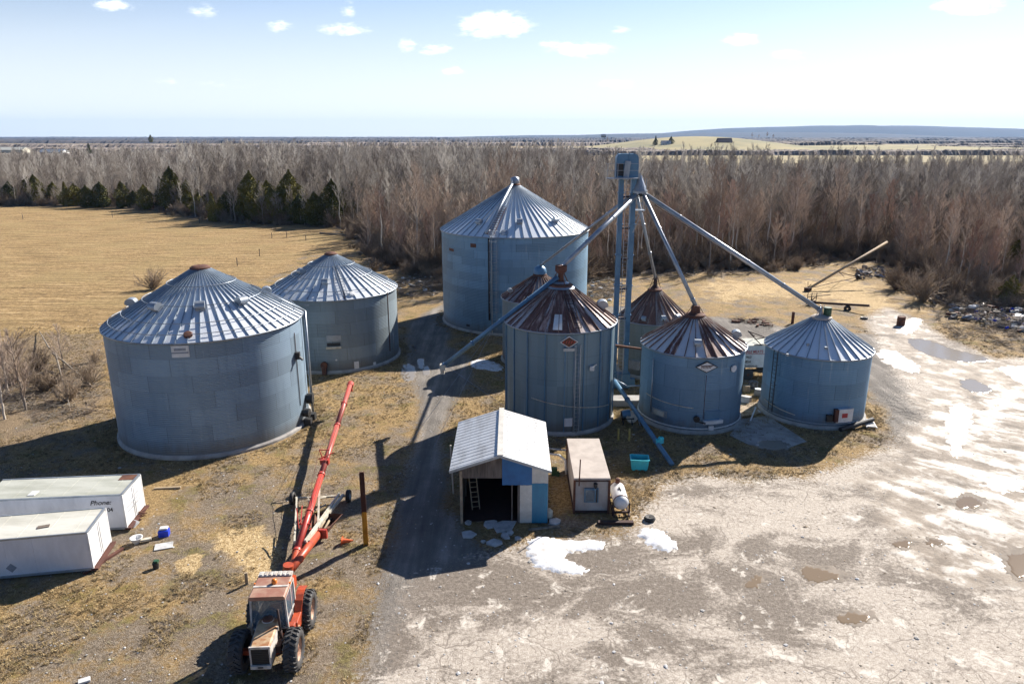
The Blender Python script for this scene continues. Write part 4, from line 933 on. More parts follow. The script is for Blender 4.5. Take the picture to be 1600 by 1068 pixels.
mb=MB(); mb.bar((0,1.6,.6),(-.5,4.0,.5),.12,.1); mb.bar((-.5,4.0,.5),(-.5,4.2,.9),.1,.1); mb.bar((-.3,1.7,.8),(-.3,2.2,.6),.06,.06); mb.bar((.3,1.7,.8),(.3,2.2,.6),.06,.06); mb.tube((.05,1.8,.85),(-.45,3.9,.8),.05); mb.build('drawbar',M['rust'],TX)
# ============================================================ RED GRAIN AUGER
LOW=G(461,869,.75); TOP=CAM+ray(548,598)*54.0
GA=thing('grain_auger','long red grain auger on a cream wheeled undercarriage, hitched behind the tractor','grain auger',(LOW.x,LOW.y,0))
O=Vector((LOW.x,LOW.y,0)); d=(TOP-LOW); dn=d.normalized(); Lg=d.length
at=lambda f,dz=0,dx=0: LOW+d*f-O+Vector((dx,0,dz))
for a,b,m_ in ((0,.36,'red'),(.36,.66,'red_pink'),(.66,1.0,'red_pink')): MB().tube(at(a),at(b),.17,seg=18).build('tube_section',M[m_],GA,True)
mb=MB()
for f in (.02,.18,.36,.43,.66,.82): mb.tube(at(f-.004),at(f+.004),.215,seg=18)
mb.build('flange',M['red'],GA)
mb=MB(); mb.tube(at(.975,-.05),at(1.0,-.05),.24,seg=14); mb.tube(at(.985,0),at(.985,-.5),.17,seg=12); mb.build('discharge_head',M['red'],GA)
# truss above middle and cables
mb=MB(); m1=at(.43,.75,-.35); 
for k in (-.3,.3): mb.bar(at(.43,.1,k*.3),at(.43,.8,k),.05,.05)
mb.bar(at(.43,.8,-.3),at(.43,.8,.3),.05,.05); mb.bar(at(.43,.2,-.4),at(.46,.3,.45),.05,.05); mb.box(at(.425,.1),(.5,.3,.3)); mb.build('truss_post',M['red'],GA)
mb=MB(); 
for k in (-.3,.3): mb.tube(at(.16,.15,k*.4),at(.43,.8,k),.014,seg=4); mb.tube(at(.43,.8,k),at(.80,.12,k*.3),.014,seg=4)
mb.build('truss_cable',M['rust'],GA)
# undercarriage: V frame from lower collar to axle
WL=G(462,787); WR=G(541,783); r_=.36
axL=WL-O+up*r_; axR=WR-O+up*r_; c0=at(.055,-.1)
mb=MB()
mb.bar(axL,axR,.1,.1); mb.bar(axL+Vector((.1,0,.05)),c0+Vector((-.25,0,.1)),.09,.12); mb.bar(axR+Vector((-.15,0,.05)),c0+Vector((.3,0,.1)),.12,.16); mb.bar(axR+Vector((-.35,0,.15)),at(.05,.12,.3),.1,.12)
mb.bar(c0+Vector((-.32,0,.05)),c0+Vector((.45,.2,.05)),.1,.14); mb.build('axle_frame',M['white_frame'],GA)
mb=MB(); mb.bar(at(.30,-.15,.1),c0+Vector((.5,1.5,.0)),.09,.12); mb.bar(axL+Vector((.75,0,0)),at(.21,-.1,-.1),.07,.07); mb.bar(axR+Vector((-1.1,-.1,0)),at(.25,-.1,.1),.07,.07); mb.bar(axR+Vector((-.9,-1.0,.0)),at(.2,-.25,.1),.06,.06); mb.build('lift_arm',M['white_frame'],GA)
mb=MB(); mb.bar(at(.12,.15,-.2),at(.2,.1,-.45),.05,.05); mb.bar(at(.12,.1,-.35),at(.12,.1,.3),.06,.06); mb.bar(at(.1,.12,-.2),at(.17,.35,-.6),.04,.04); mb.build('winch',M['red'],GA)
for ax in (axL,axR):
    W=thing('wheel',None,None,ax); W.parent=GA
    s=-1 if ax is axL else 1
    MB().lathe([(.2,-.1),(.33,-.11),(.36,-.06),(.36,.06),(.33,.11),(.2,.1)],(s*.15,0,0),24,(1,0,0)).build('tyre',M['black'],W,True); MB().lathe([(.02,.03),(.2,.03),(.22,.09)],(s*.15,0,0),18,(s,0,0)).build('rim',M['white'],W)
# lower end, swing hopper tube
HP=G(508,840)-O; gb=G(451,893,.85)-O
mb=MB(); mb.tube(at(.02),gb+Vector((.1,.25,.0)),.17,seg=16); mb.tube(gb+Vector((-.05,0,-.2)),gb+Vector((.02,0,.38)),.24,seg=16); mb.box(gb+Vector((.1,-.1,-.45)),(.4,.35,.5)); mb.build('gearbox',M['orange_red'],GA)
hpt=HP+Vector((-.25,-.3,.42)); mb=MB(); mb.tube(gb+Vector((.1,.05,.1)),hpt,.2,seg=18); mb.tube(gb+(hpt-gb)*.3,gb+(hpt-gb)*.33,.235,seg=18); mb.build('swing_tube',M['orange_red'],GA,True)
dh=Vector((hpt.x-gb.x,hpt.y-gb.y,0)).normalized(); nh=Vector((dh.y,-dh.x,0))
mb=MB(); c=hpt
mb.box(c+dh*.05+Vector((0,0,0)),(.9,.16,.5),Matrix.Rotation(math.atan2(nh.y,nh.x),3,'Z')); mb.build('hopper_head',M['red'],GA)
mb=MB(); w0,w1=.5,.78; a=c+dh*.12; b=c+dh*1.7
v=[a-nh*.3-up*.2,a+nh*.3-up*.2,b+nh*.35-up*.25,b-nh*.35-up*.25,a-nh*w0+up*.25,a+nh*w0+up*.25,b+nh*w1+up*.22,b-nh*w1+up*.22]
mb.add(v,[(0,1,2,3),(0,4,5,1),(1,5,6,2),(2,6,7,3),(3,7,4,0)]); o=mb.build('hopper_tray',M['rust'],GA); s_=o.modifiers.new('s','SOLIDIFY'); s_.thickness=.03
mb=MB(); 
for k in (-.12,.12): mb.tube(a+nh*k-up*.05,b+nh*k-up*.05,.06,seg=10)
mb.build('intake_screw',M['plank'],GA,True)
# ============================================================ GROUND
sdf_cache={}
def sdf(poly,X,Y):
    P=np.array(poly,float); n=len(P); dmin=np.full(X.shape,1e9); ins=np.zeros(X.shape,bool)
    for i in range(n):
        ax_,ay=P[i]; bx,by=P[(i+1)%n]; ex,ey=bx-ax_,by-ay; L2=ex*ex+ey*ey+1e-9
        t=np.clip(((X-ax_)*ex+(Y-ay)*ey)/L2,0,1); dx=X-ax_-t*ex; dy=Y-ay-t*ey
        dmin=np.minimum(dmin,np.hypot(dx,dy))
        c=((ay>Y)!=(by>Y)); xi=ex*(Y-ay)/(ey if abs(ey)>1e-9 else 1e-9)+ax_; ins^=(c&(X<xi))
    return np.where(ins,dmin,-dmin)
def gp(pts): return [(G(x,y).x,G(x,y).y) for x,y in pts]
fore=gp([(-60,322),(120,322),(240,328),(330,345),(420,352),(510,352),(548,362),(585,410),(640,425),(700,440),(690,455),(760,455),(930,432),(1010,428),(1100,424),(1200,420),(1300,402),(1380,410),(1440,440),(1500,470),(1600,470),(1680,470)])
forest_poly=[(-260,235)]+fore+[(190,70),(330,330),(60,350),(20,520),(-330,640),(-420,300)]
road=gp([(560,1100),(600,890),(632,760),(650,700),(655,640),(640,580),(636,545),(640,505),(700,470),(720,440),(740,450),(705,500),(700,540),(735,560),(735,600),(700,640),(690,700),(700,790),(730,830),(760,870),(700,960),(720,1100)])
track=gp([(925,478),(1010,478),(1090,492),(1200,502),(1260,520),(1370,520),(1420,575),(1470,640),(1510,700),(1400,720),(1380,640),(1340,590),(1190,560),(1160,540),(1070,540),(960,540),(930,520)])
yard=gp([(560,1100),(650,900),(760,870),(830,845),(960,835),(1010,800),(1030,760),(1100,745),(1190,752),(1260,745),(1330,720),(1400,690),(1440,650),(1400,590),(1370,540),(1350,500),(1385,480),(1440,500),(1480,530),(1560,560),(1700,560),(1900,700),(1900,1300),(500,1300)])
wet=gp([(1380,640),(1440,620),(1420,580),(1380,540),(1375,490),(1420,495),(1480,560),(1560,560),(1700,580),(1900,700),(1900,900),(1620,930),(1480,900),(1380,850),(1330,760),(1400,720)])
snowmud=gp([(1440,700),(1480,640),(1530,600),(1640,600),(1750,700),(1750,860),(1600,850),(1500,880),(1440,820),(1420,760)])
field=gp([(-400,330),(120,322),(240,330),(330,350),(420,358),(510,358),(545,372),(560,395),(480,395),(430,430),(390,440),(330,450),(200,520),(150,530),(60,560),(-100,590),(-500,560)])
straw=gp([(345,830),(410,820),(445,850),(440,900),(380,910),(350,870)])
straw2=gp([(275,878),(305,870),(318,882),(300,898),(278,893)])
strawR=gp([(1090,430),(1240,435),(1330,420),(1400,450),(1480,490),(1440,500),(1350,490),(1240,470),(1130,480),(1050,470)])
litter=gp([(-50,545),(60,520),(150,520),(170,640),(60,700),(-60,720)])
bare=gp([(330,780),(470,720),(600,720),(610,900),(560,1100),(60,1100),(120,1000),(230,930),(200,850),(260,790)])
darkband=gp([(600,905),(740,880),(860,905),(1000,868),(1150,880),(1120,930),(1180,975),(1060,1005),(930,960),(800,925),(700,985),(600,1010)])
palez=gp([(820,1100),(700,1040),(760,960),(900,965),(1060,1015),(1250,1000),(1500,960),(1700,950),(1700,1100)])
asph2=gp([(980,835),(1010,800),(1035,760),(1100,745),(1330,715),(1400,740),(1380,860),(1100,900),(980,880)])
xs=np.concatenate([-62-np.cumsum(1.0*1.13**np.arange(60))[::-1],np.arange(-62,72,.3),72+np.cumsum(1.0*1.13**np.arange(60))])
ys=np.concatenate([14-np.cumsum(.8*1.15**np.arange(30))[::-1],np.arange(14,60,.25),np.arange(60,126,.5),126+np.cumsum(1.0*1.09**np.arange(83))])
X,Y=np.meshgrid(xs,ys); ny,nx=X.shape
def hsh(ix,iy): 
    v=np.sin(ix*127.1+iy*311.7)*43758.5453; return v-np.floor(v)
def vnoise(x,y):
    ix=np.floor(x); iy=np.floor(y); fx=x-ix; fy=y-iy; fx=fx*fx*(3-2*fx); fy=fy*fy*(3-2*fy)
    return (hsh(ix,iy)*(1-fx)+hsh(ix+1,iy)*fx)*(1-fy)+(hsh(ix,iy+1)*(1-fx)+hsh(ix+1,iy+1)*fx)*fy
def fbm(x,y,o=4): 
    s=0;a=.5
    for i in range(o): s=s+a*vnoise(x*2**i+i*17,y*2**i+i*9); a*=.5
    return s
sm=lambda s,w: np.clip(s/w*.5+.5,0,1)
wob=(fbm(X*.5,Y*.5)-.47)*3.0
S={k:sdf(p,X,Y)+wob*q for k,p,q in (('yard',yard,.5),('road',road,.35),('track',track,.5),('field',field,.6),('forest',forest_poly,2.0),('wet',wet,1.4),('straw',straw,.6),('straw2',straw2,.3),('strawR',strawR,2.0),('litter',litter,1.0),('mud',snowmud,1.5),('bare',bare,2.0),('dark',darkband,2.2),('pale',palez,2.0))}
Z=(fbm(X*.9,Y*.9,3)-.47)*.16*np.clip(-np.maximum(np.maximum(S['yard'],S['road']),S['track'])/1.5,0,1)
built=[(b.c.x,b.c.y,b.R+1) for b in (A,B,Cb,D,E,Fb,Gb,Hb)]
for bx,by,br in built: Z*=np.clip((np.hypot(X-bx,Y-by)-br)/2,0,1)
Z=np.where((X>-29)&(X<-19)&(Y<38)&(Y>28),0,Z)
Z[:, :]=np.where(Y>140,0,Z)
masks={'m_yard':sm(S['yard'],3.2),'m_road':sm(np.maximum(S['road'],S['track']-.2),2.6),'m_field':sm(S['field'],5),'m_forest':sm(S['forest'],5),'m_wet':sm(S['wet'],5),
 'm_straw':np.maximum(np.maximum(sm(S['straw'],1.2),sm(S['straw2'],.5)),sm(S['strawR'],6)*.62),'m_litter':sm(S['litter'],4),'m_far':np.clip((Y-420)/150,0,1),'m_mud':sm(S['mud'],5),'m_bare':sm(S['bare'],6),'m_dark':sm(S['dark'],4),'m_pale':sm(S['pale'],5)}
def ground_mat():
    m,t,b=nt('yard and meadow ground'); q=NB(t); P=q.n('ShaderNodeNewGeometry').outputs['Position']
    at_=lambda k: (lambda n:(setattr(n,'attribute_name',k),n.outputs['Fac'])[1])(q.n('ShaderNodeAttribute'))
    nL=q.noise(P,.09,5,.6); nM=q.noise(P,.55,6,.62); nF=q.noise(P,5.5,6,.68); nFF=q.noise(P,22,4,.7)
    sharp=lambda a,w=.5,n=nF: q.sstep(q.math('ADD',a,q.math('MULTIPLY',q.math('SUBTRACT',n,.5),w)),.40,.60)
    # rough grass: tan thatch, olive moss, grey gravel
    thatch=q.ramp(q.math('ADD',q.math('MULTIPLY',nF,.6),q.math('MULTIPLY',nFF,.4)),[(.30,(.05,.035,.022)),(.43,(.17,.112,.052)),(.55,(.36,.245,.11)),(.70,(.60,.45,.24))])
    olive=q.ramp(nF,[(.3,(.035,.033,.012)),(.55,(.17,.14,.036)),(.75,(.30,.25,.08))])
    gravel=q.ramp(q.math('ADD',q.math('MULTIPLY',nF,.5),q.math('MULTIPLY',nFF,.5)),[(.34,(.062,.048,.035)),(.5,(.18,.14,.10)),(.64,(.36,.30,.23))])
    n2=q.noise(q.mapv(P,(1,1,1),(31,7,0)),.33,6,.65)
    g=q.mix(q.sstep(q.math('ADD',q.math('ADD',n2,q.math('MULTIPLY',at_('m_bare'),.13)),q.math('MULTIPLY',q.math('SUBTRACT',nF,.5),.45)),.47,.62),thatch,gravel)
    g=q.mix(q.math('MULTIPLY',q.sstep(q.math('ADD',nM,q.math('MULTIPLY',q.math('SUBTRACT',nF,.5),.4)),.52,.68),.75),g,olive)
    # field
    rows=q.noise(q.mapv(P,(.55,2.6,1)),1.0,5,.7); 
    rot=q.n('ShaderNodeMapping'); rot.inputs['Rotation'].default_value=(0,0,R_(-18)); rot.inputs['Scale'].default_value=(.12,1.3,1); q.l(P,rot.inputs[0])
    rw=q.noise(rot.outputs[0],1.0,4,.6)
    fm_=q.noise(q.mapv(P,(1,1.6,1),(5,5,0)),1.5,6,.75)
    fv=q.math('ADD',q.math('ADD',q.math('MULTIPLY',rows,.08),q.math('MULTIPLY',fm_,.4)),q.math('ADD',q.math('MULTIPLY',rw,.32),q.math('MULTIPLY',nF,.2)))
    fld=q.ramp(fv,[(.40,(.10,.063,.027)),(.47,(.21,.138,.060)),(.53,(.35,.238,.11)),(.60,(.52,.38,.20))])
    fld=q.mix(q.math('MULTIPLY',q.sstep(nL,.45,.62),.4),fld,(.30,.225,.10))
    g=q.mix(sharp(at_('m_field'),.5),g,fld)
    strw=q.ramp(q.math('ADD',q.math('MULTIPLY',nF,.5),q.math('MULTIPLY',nFF,.5)),[(.38,(.14,.09,.04)),(.48,(.38,.26,.12)),(.60,(.68,.53,.31))])
    g=q.mix(sharp(at_('m_straw'),.9,nM),g,strw)
    lit=q.ramp(nFF,[(.3,(.055,.042,.032)),(.5,(.16,.125,.095)),(.7,(.33,.27,.21))])
    g=q.mix(q.math('MULTIPLY',sharp(at_('m_litter'),.8,nM),.6),g,lit)
    g=q.mix(sharp(at_('m_forest'),.5,nM),g,lit)
    # road: dark compacted gravel with paler wheel lines
    rl=q.noise(q.mapv(P,(1.3,.10,1)),1.0,4,.6)
    rd=q.ramp(q.math('ADD',q.math('MULTIPLY',rl,.45),q.math('ADD',q.math('MULTIPLY',nFF,.3),q.math('MULTIPLY',nM,.25))),[(.36,(.10,.09,.08)),(.5,(.19,.172,.152)),(.62,(.34,.31,.275))])
    g=q.mix(sharp(at_('m_road'),.6),g,rd)
    # yard: worn asphalt; pale alligator cracked patches, dark gravelly wash, mud
    vc=q.n('ShaderNodeTexVoronoi'); vc.feature='DISTANCE_TO_EDGE'; vc.inputs['Scale'].default_value=2.3
    wv=q.n('ShaderNodeMixRGB') if 0 else None
    dvec=q.n('ShaderNodeVectorMath'); dvec.operation='ADD'; nz=q.n('ShaderNodeTexNoise'); nz.inputs['Scale'].default_value=1.5; q.l(P,nz.inputs['Vector'])
    sc_=q.n('ShaderNodeVectorMath'); sc_.operation='SCALE'; q.l(nz.outputs['Color'],sc_.inputs[0]); sc_.inputs['Scale'].default_value=.55; q.l(P,dvec.inputs[0]); q.l(sc_.outputs[0],dvec.inputs[1]); q.l(dvec.outputs[0],vc.inputs['Vector'])
    vb=q.n('ShaderNodeTexVoronoi'); vb.feature='DISTANCE_TO_EDGE'; vb.inputs['Scale'].default_value=.42; q.l(dvec.outputs[0],vb.inputs['Vector'])
    crack=q.math('MAXIMUM',q.math('SUBTRACT',1,q.sstep(vc.outputs[0],.0,.045)),q.math('SUBTRACT',1,q.sstep(vb.outputs[0],.0,.02)))
    pale=q.ramp(q.math('ADD',q.math('MULTIPLY',nF,.5),q.math('MULTIPLY',nFF,.5)),[(.36,(.26,.222,.182)),(.51,(.41,.36,.305)),(.64,(.60,.545,.475))])
    pale=q.mix(q.math('MULTIPLY',q.math('MULTIPLY',crack,q.sstep(nM,.42,.58)),.7),pale,(.13,.105,.085))
    dark=q.ramp(q.math('ADD',q.math('MULTIPLY',nF,.5),q.math('MULTIPLY',nFF,.5)),[(.36,(.08,.066,.053)),(.50,(.165,.138,.113)),(.64,(.31,.265,.22))])
    n3=q.noise(q.mapv(P,(.8,1.15,1),(3,50,0)),.23,8,.68,.6)
    yv=q.math('ADD',q.math('ADD',n3,q.math('MULTIPLY',q.math('SUBTRACT',nF,.5),.16)),q.math('ADD',q.math('MULTIPLY',q.math('SUBTRACT',nM,.5),.22),q.math('SUBTRACT',q.math('MULTIPLY',at_('m_pale'),.10),q.math('MULTIPLY',at_('m_dark'),.16))))
    y_=q.mix(q.sstep(yv,.41,.56),dark,pale)
    n4=q.noise(q.mapv(P,(1,1,1),(77,3,0)),.8,7,.7,.5)
    y_=q.mix(q.math('MULTIPLY',q.sstep(q.math('ADD',n4,q.math('MULTIPLY',at_('m_pale'),.05)),.585,.66),.8),y_,q.mix(q.math('MULTIPLY',crack,.6),(.62,.57,.5),(.2,.17,.14)))
    sx=q.n('ShaderNodeSeparateXYZ'); q.l(P,sx.inputs[0]); rx=q.math('SUBTRACT',sx.outputs[0],52.0); ry=q.math('SUBTRACT',sx.outputs[1],66.0)
    rr_=q.math('SQRT',q.math('ADD',q.math('MULTIPLY',rx,rx),q.math('MULTIPLY',ry,ry))); an=q.math('ARCTAN2',ry,rx); cv2=q.n('ShaderNodeCombineXYZ')
    q.l(q.math('ADD',q.math('MULTIPLY',rr_,.75),q.math('MULTIPLY',nM,1.4)),cv2.inputs[0]); q.l(q.math('MULTIPLY',an,5.0),cv2.inputs[1]); trn0=q.noise(cv2.outputs[0],1.0,7,.66,.3)
    trn=q.math('ADD',q.math('MULTIPLY',trn0,.55),q.math('MULTIPLY',q.noise(q.mapv(P,(1,1,1),(13,5,0)),.42,7,.68,.8),.45))
    wc=q.ramp(q.math('ADD',q.math('MULTIPLY',trn,.6),q.math('MULTIPLY',nM,.4)),[(.40,(.10,.078,.056)),(.47,(.21,.168,.127)),(.53,(.33,.28,.225)),(.60,(.62,.59,.54))])
    wetm=sharp(at_('m_wet'),1.0,nM)
    y_=q.mix(q.math('MULTIPLY',wetm,.8),y_,wc)
    y_=q.mix(q.math('MULTIPLY',q.math('MULTIPLY',sharp(at_('m_mud'),1.4,nM),q.sstep(trn,.44,.56)),.7),y_,(.68,.65,.60))
    ym=sharp(at_('m_yard'),.8)
    g=q.mix(ym,g,y_)
    # far farmland patchwork
    vf=q.n('ShaderNodeTexVoronoi'); vf.inputs['Scale'].default_value=1.0; fm=q.mapv(P,(.0035,.0016,0)); q.l(fm,vf.inputs['Vector'])
    fc=q.ramp(vf.outputs['Color'],[(.0,(.10,.075,.055)),(.35,(.25,.19,.10)),(.5,(.13,.10,.07)),(.7,(.34,.27,.13)),(1,(.10,.09,.05))])
    g=q.mix(q.sstep(at_('m_far'),.2,.9),g,fc)
    q.l(g,b.inputs['Base Color']); b.inputs['Specular IOR Level'].default_value=.22
    rgh=q.math('SUBTRACT',.93,q.math('MULTIPLY',q.math('MULTIPLY',ym,wetm),q.math('ADD',.07,q.math('MULTIPLY',q.sstep(trn,.50,.60),.16))))
    rgh=q.math('SUBTRACT',rgh,q.math('MULTIPLY',ym,.10)); q.l(rgh,b.inputs['Roughness'])
    h=q.math('ADD',q.math('MULTIPLY',nF,1.0),q.math('ADD',q.math('MULTIPLY',nFF,.5),q.math('MULTIPLY',nM,1.0)))
    h=q.math('ADD',q.math('SUBTRACT',h,q.math('MULTIPLY',q.math('MULTIPLY',crack,ym),.3)),q.math('MULTIPLY',q.math('MULTIPLY',trn0,wetm),3.0))
    bp=q.n('ShaderNodeBump'); bp.inputs['Distance'].default_value=.09
    q.l(q.math('SUBTRACT',.8,q.math('MULTIPLY',ym,.55)),bp.inputs['Strength']); q.l(h,bp.inputs['Height']); q.l(bp.outputs[0],b.inputs['Normal'])
    return m
GM=ground_mat()
def centre(a): return (a[:-1,:-1]+a[1:,:-1]+a[:-1,1:]+a[1:,1:])/4
cf={k:centre(v) for k,v in masks.items()}
kind=np.zeros((ny-1,nx-1),int)
kind[cf['m_field']>.5]=1; kind[cf['m_road']>.5]=2; kind[cf['m_yard']>.5]=3
idx=np.arange(ny*nx).reshape(ny,nx)
quads=np.stack([idx[:-1,:-1],idx[:-1,1:],idx[1:,1:],idx[1:,:-1]],-1)
V=np.stack([X,Y,Z],-1).reshape(-1,3)
for k,nm in enumerate(('ground','dry_field','gravel_road','asphalt_yard')):
    qs=quads[kind==k]; used,inv=np.unique(qs.ravel(),return_inverse=True); me=bpy.data.meshes.new(nm)
    me.vertices.add(len(used)); me.vertices.foreach_set('co',V[used].astype(np.float32).ravel())
    me.loops.add(len(inv)); me.loops.foreach_set('vertex_index',inv.astype(np.int32))
    me.polygons.add(len(qs)); me.polygons.foreach_set('loop_start',(np.arange(len(qs))*4).astype(np.int32)); me.polygons.foreach_set('loop_total',np.full(len(qs),4,np.int32)); me.polygons.foreach_set('use_smooth',np.ones(len(qs),bool))
    me.update(); me.validate()
    for mk,mv in masks.items():
        at_=me.attributes.new(mk,'FLOAT','POINT'); at_.data.foreach_set('value',mv.ravel()[used].astype(np.float32))
    me.materials.append(GM); o=bpy.data.objects.new(nm,me); C.objects.link(o); tag(o,kind='structure')
# ------------------------------------------------------------ snow, puddles
def blob(name,pix,m,h=.0,z=.012,noise=.12,label=None,cat=None,sub=4,rnd=1,edge=.5):
    P=np.array(gp(pix)); n=len(P); r=random.Random(rnd); pts=[]
    for i in range(n):
        for k in range(sub*3):
            t=k/(sub*3); p0,p1,p2,p3=P[i-1],P[i],P[(i+1)%n],P[(i+2)%n]
            p=.5*((2*p1)+(-p0+p2)*t+(2*p0-5*p1+4*p2-p3)*t*t+(-p0+3*p1-3*p2+p3)*t**3); pts.append(p+np.array([r.uniform(-noise,noise),r.uniform(-noise,noise)]))
    pts=np.array(pts); 
    if True:
        x0,y0=pts.min(0)-.1; x1,y1=pts.max(0)+.1; st=.09; gx=np.arange(x0,x1,st); gy=np.arange(y0,y1,st); XX,YY=np.meshgrid(gx,gy); s=sdf(pts,XX,YY); 
        s=s+(fbm(XX*2.5,YY*2.5)-.47)*.5*edge
        ZZ=np.where(s>0,0,-.05)+z if h<=0 else np.where(s>0,h*(1-np.exp(-s/.22))*(.65+.8*(fbm(XX*1.3,YY*1.3)-.2)),-.05)+z; id2=np.arange(XX.size).reshape(XX.shape)
        ok=(s[:-1,:-1]>-.06)|(s[1:,1:]>-.06); fq=np.stack([id2[:-1,:-1],id2[:-1,1:],id2[1:,1:],id2[1:,:-1]],-1)[ok]
        me=bpy.data.meshes.new(name); me.from_pydata(np.stack([XX,YY,ZZ],-1).reshape(-1,3).tolist(),[],fq.tolist()); bm=bmesh.new(); bm.from_mesh(me); bmesh.ops.delete(bm,geom=[v for v in bm.verts if not v.link_faces],context='VERTS'); bm.to_mesh(me); bm.free()
        for p in me.polygons: p.use_smooth=True
        me.materials.append(m); o=bpy.data.objects.new(name,me); C.objects.link(o)
    return tag(o,kind='structure')
snow=mat('old snow',(.74,.76,.80),.7,0,(.42,.39,.35),2.6,.9,lo=.50,hi=.68,bscale=9)
blob('snow_patch',[(826,845),(850,838),(880,843),(942,845),(940,858),(900,862),(885,872),(905,884),(918,892),(880,896),(845,888),(826,870)],snow,.11,rnd=1)
blob('snow_patch',[(1000,828),(1012,824),(1035,832),(1056,848),(1050,861),(1025,858),(1003,842)],snow,.12,rnd=2)
blob('snow_patch',[(735,566),(752,561),(778,568),(786,578),(765,579),(742,575)],snow,.08,rnd=3)
snowt=mat('thin slush',(.66,.64,.61),.5,0,(.30,.24,.18),1.6,.6,lo=.42,hi=.54,bscale=5)
def water(name,col,r=.06):
    m,t,b=nt(name); q=NB(t); b.inputs['Base Color'].default_value=(*col,1); b.inputs['Roughness'].default_value=r; b.inputs['IOR'].default_value=1.33
    q.bump(q.noise(q.n('ShaderNodeNewGeometry').outputs['Position'],2.5,3),.05,.02,b); return m
wetm_=mat('wet dark mud',(.16,.13,.10),.85,0,(.26,.215,.17),1.2,.4)
def wet_rim(pix,i):
    cx0=sum(p[0] for p in pix)/len(pix); cy0=sum(p[1] for p in pix)/len(pix)
    blob('wet_mud',[(cx0+(x-cx0)*1.35+3,cy0+(y-cy0)*1.5-1) for x,y in pix],wetm_,0,.007,.22,rnd=i+90)
pud=water('muddy puddle water',(.20,.15,.10)); pudl=water('pale puddle water',(.25,.22,.18),.12)
for i,pix in enumerate((((1255,885),(1280,888),(1312,896),(1306,905),(1262,908),(1254,898)),((1168,906),(1182,898),(1194,906),(1180,918),(1166,916)),((1398,848),(1412,843),(1430,845),(1422,856),(1402,856)),
   ((1312,962),(1335,958),(1362,962),(1350,974),(1318,974)),((1574,868),(1600,862),(1640,872),(1640,900),(1590,900),(1576,885)),((1492,780),(1512,775),(1532,782),(1528,792),(1498,794)),((1440,845),(1462,842),(1475,850),(1455,853)))):
    wet_rim(pix,i); blob('puddle',pix,pud,0,.014,.1,rnd=i+10)
blob('puddle',[(1418,530),(1450,531),(1490,545),(1530,555),(1548,562),(1520,566),(1470,560),(1430,545)],pudl,0,.012,.15,rnd=30)
blob('puddle',[(1500,596),(1520,592),(1548,606),(1540,614),(1512,610)],pudl,0,.012,.15,rnd=31)
blob('puddle',[(628,572),(642,568),(650,578),(648,592),(634,596),(626,586)],pudl,0,.014,.1,rnd=32)
blob('puddle',[(652,562),(662,560),(664,574),(655,576)],pudl,0,.014,.05,rnd=33)
blob('puddle',[(660,573),(670,572),(672,585),(662,586)],pudl,0,.014,.05,rnd=34)
blob('puddle',[(1180,692),(1205,688),(1235,695),(1225,702),(1190,700)],pudl,0,.07,.1,rnd=35)
for i,pix in enumerate((((1480,640),(1500,630),(1520,645),(1512,680),(1500,715),(1480,690)),((1560,575),(1600,572),(1640,590),(1600,600)),((1370,545),(1400,550),(1440,575),(1420,582),(1380,565)),((1420,498),(1440,500),(1425,520),(1400,518)),((1530,752),(1570,745),(1600,760),(1570,772)))):
    blob('slush_patch',pix,snowt,.03,.0,.25,rnd=i+50,edge=1.4)
# ============================================================ VEGETATION
def plant_mat(name,c1,c2,rough=.85,scale=1.2):
    m,t,b=nt(name); q=NB(t); P=q.n('ShaderNodeNewGeometry').outputs['Position']; oi=q.n('ShaderNodeObjectInfo').outputs['Random']
    f=q.math('ADD',q.math('MULTIPLY',q.noise(P,scale,3),.6),q.math('MULTIPLY',oi,.45))
    q.l(q.ramp(f,[(.28,c1),(.75,c2)]),b.inputs['Base Color']); b.inputs['Roughness'].default_value=rough
    b.inputs['Specular IOR Level'].default_value=.2; return m
bark=plant_mat('grey bark',(.18,.15,.125),(.48,.43,.37),scale=.4)
twig=plant_mat('bare twigs',(.27,.205,.16),(.56,.45,.36),scale=.15)
twig_red=plant_mat('reddish twigs',(.28,.18,.14),(.52,.37,.29),scale=.15)
birch=plant_mat('pale bark',(.45,.41,.35),(.66,.61,.54))
cedar=plant_mat('cedar foliage',(.06,.07,.022),(.23,.20,.055),scale=.35)
scrubm=plant_mat('dry scrub twigs',(.15,.11,.08),(.38,.30,.22),scale=.8)
class Seg:
    def __init__(s): s.v=[]; s.f=[]; s.n=0
    def seg(s,p,q,r0,r1,k=3):
        d=q-p; L=d.length
        if L<1e-4: return
        d/=L; u=Vector((0,0,1)) if abs(d.z)<.9 else Vector((1,0,0)); a=d.cross(u).normalized(); b=a.cross(d)
        o=s.n
        for c,r in ((p,r0),(q,r1)):
            for i in range(k):
                t=2*math.pi*i/k; w=c+(a*math.cos(t)+b*math.sin(t))*r; s.v.append((w.x,w.y,w.z))
        for i in range(k): s.f.append((o+i,o+(i+1)%k,o+k+(i+1)%k,o+k+i))
        s.n+=2*k
    def mesh(s,name,m):
        me=bpy.data.meshes.new(name); me.from_pydata(s.v,[],s.f); me.materials.append(m)
        for p in me.polygons: p.use_smooth=True
        return me
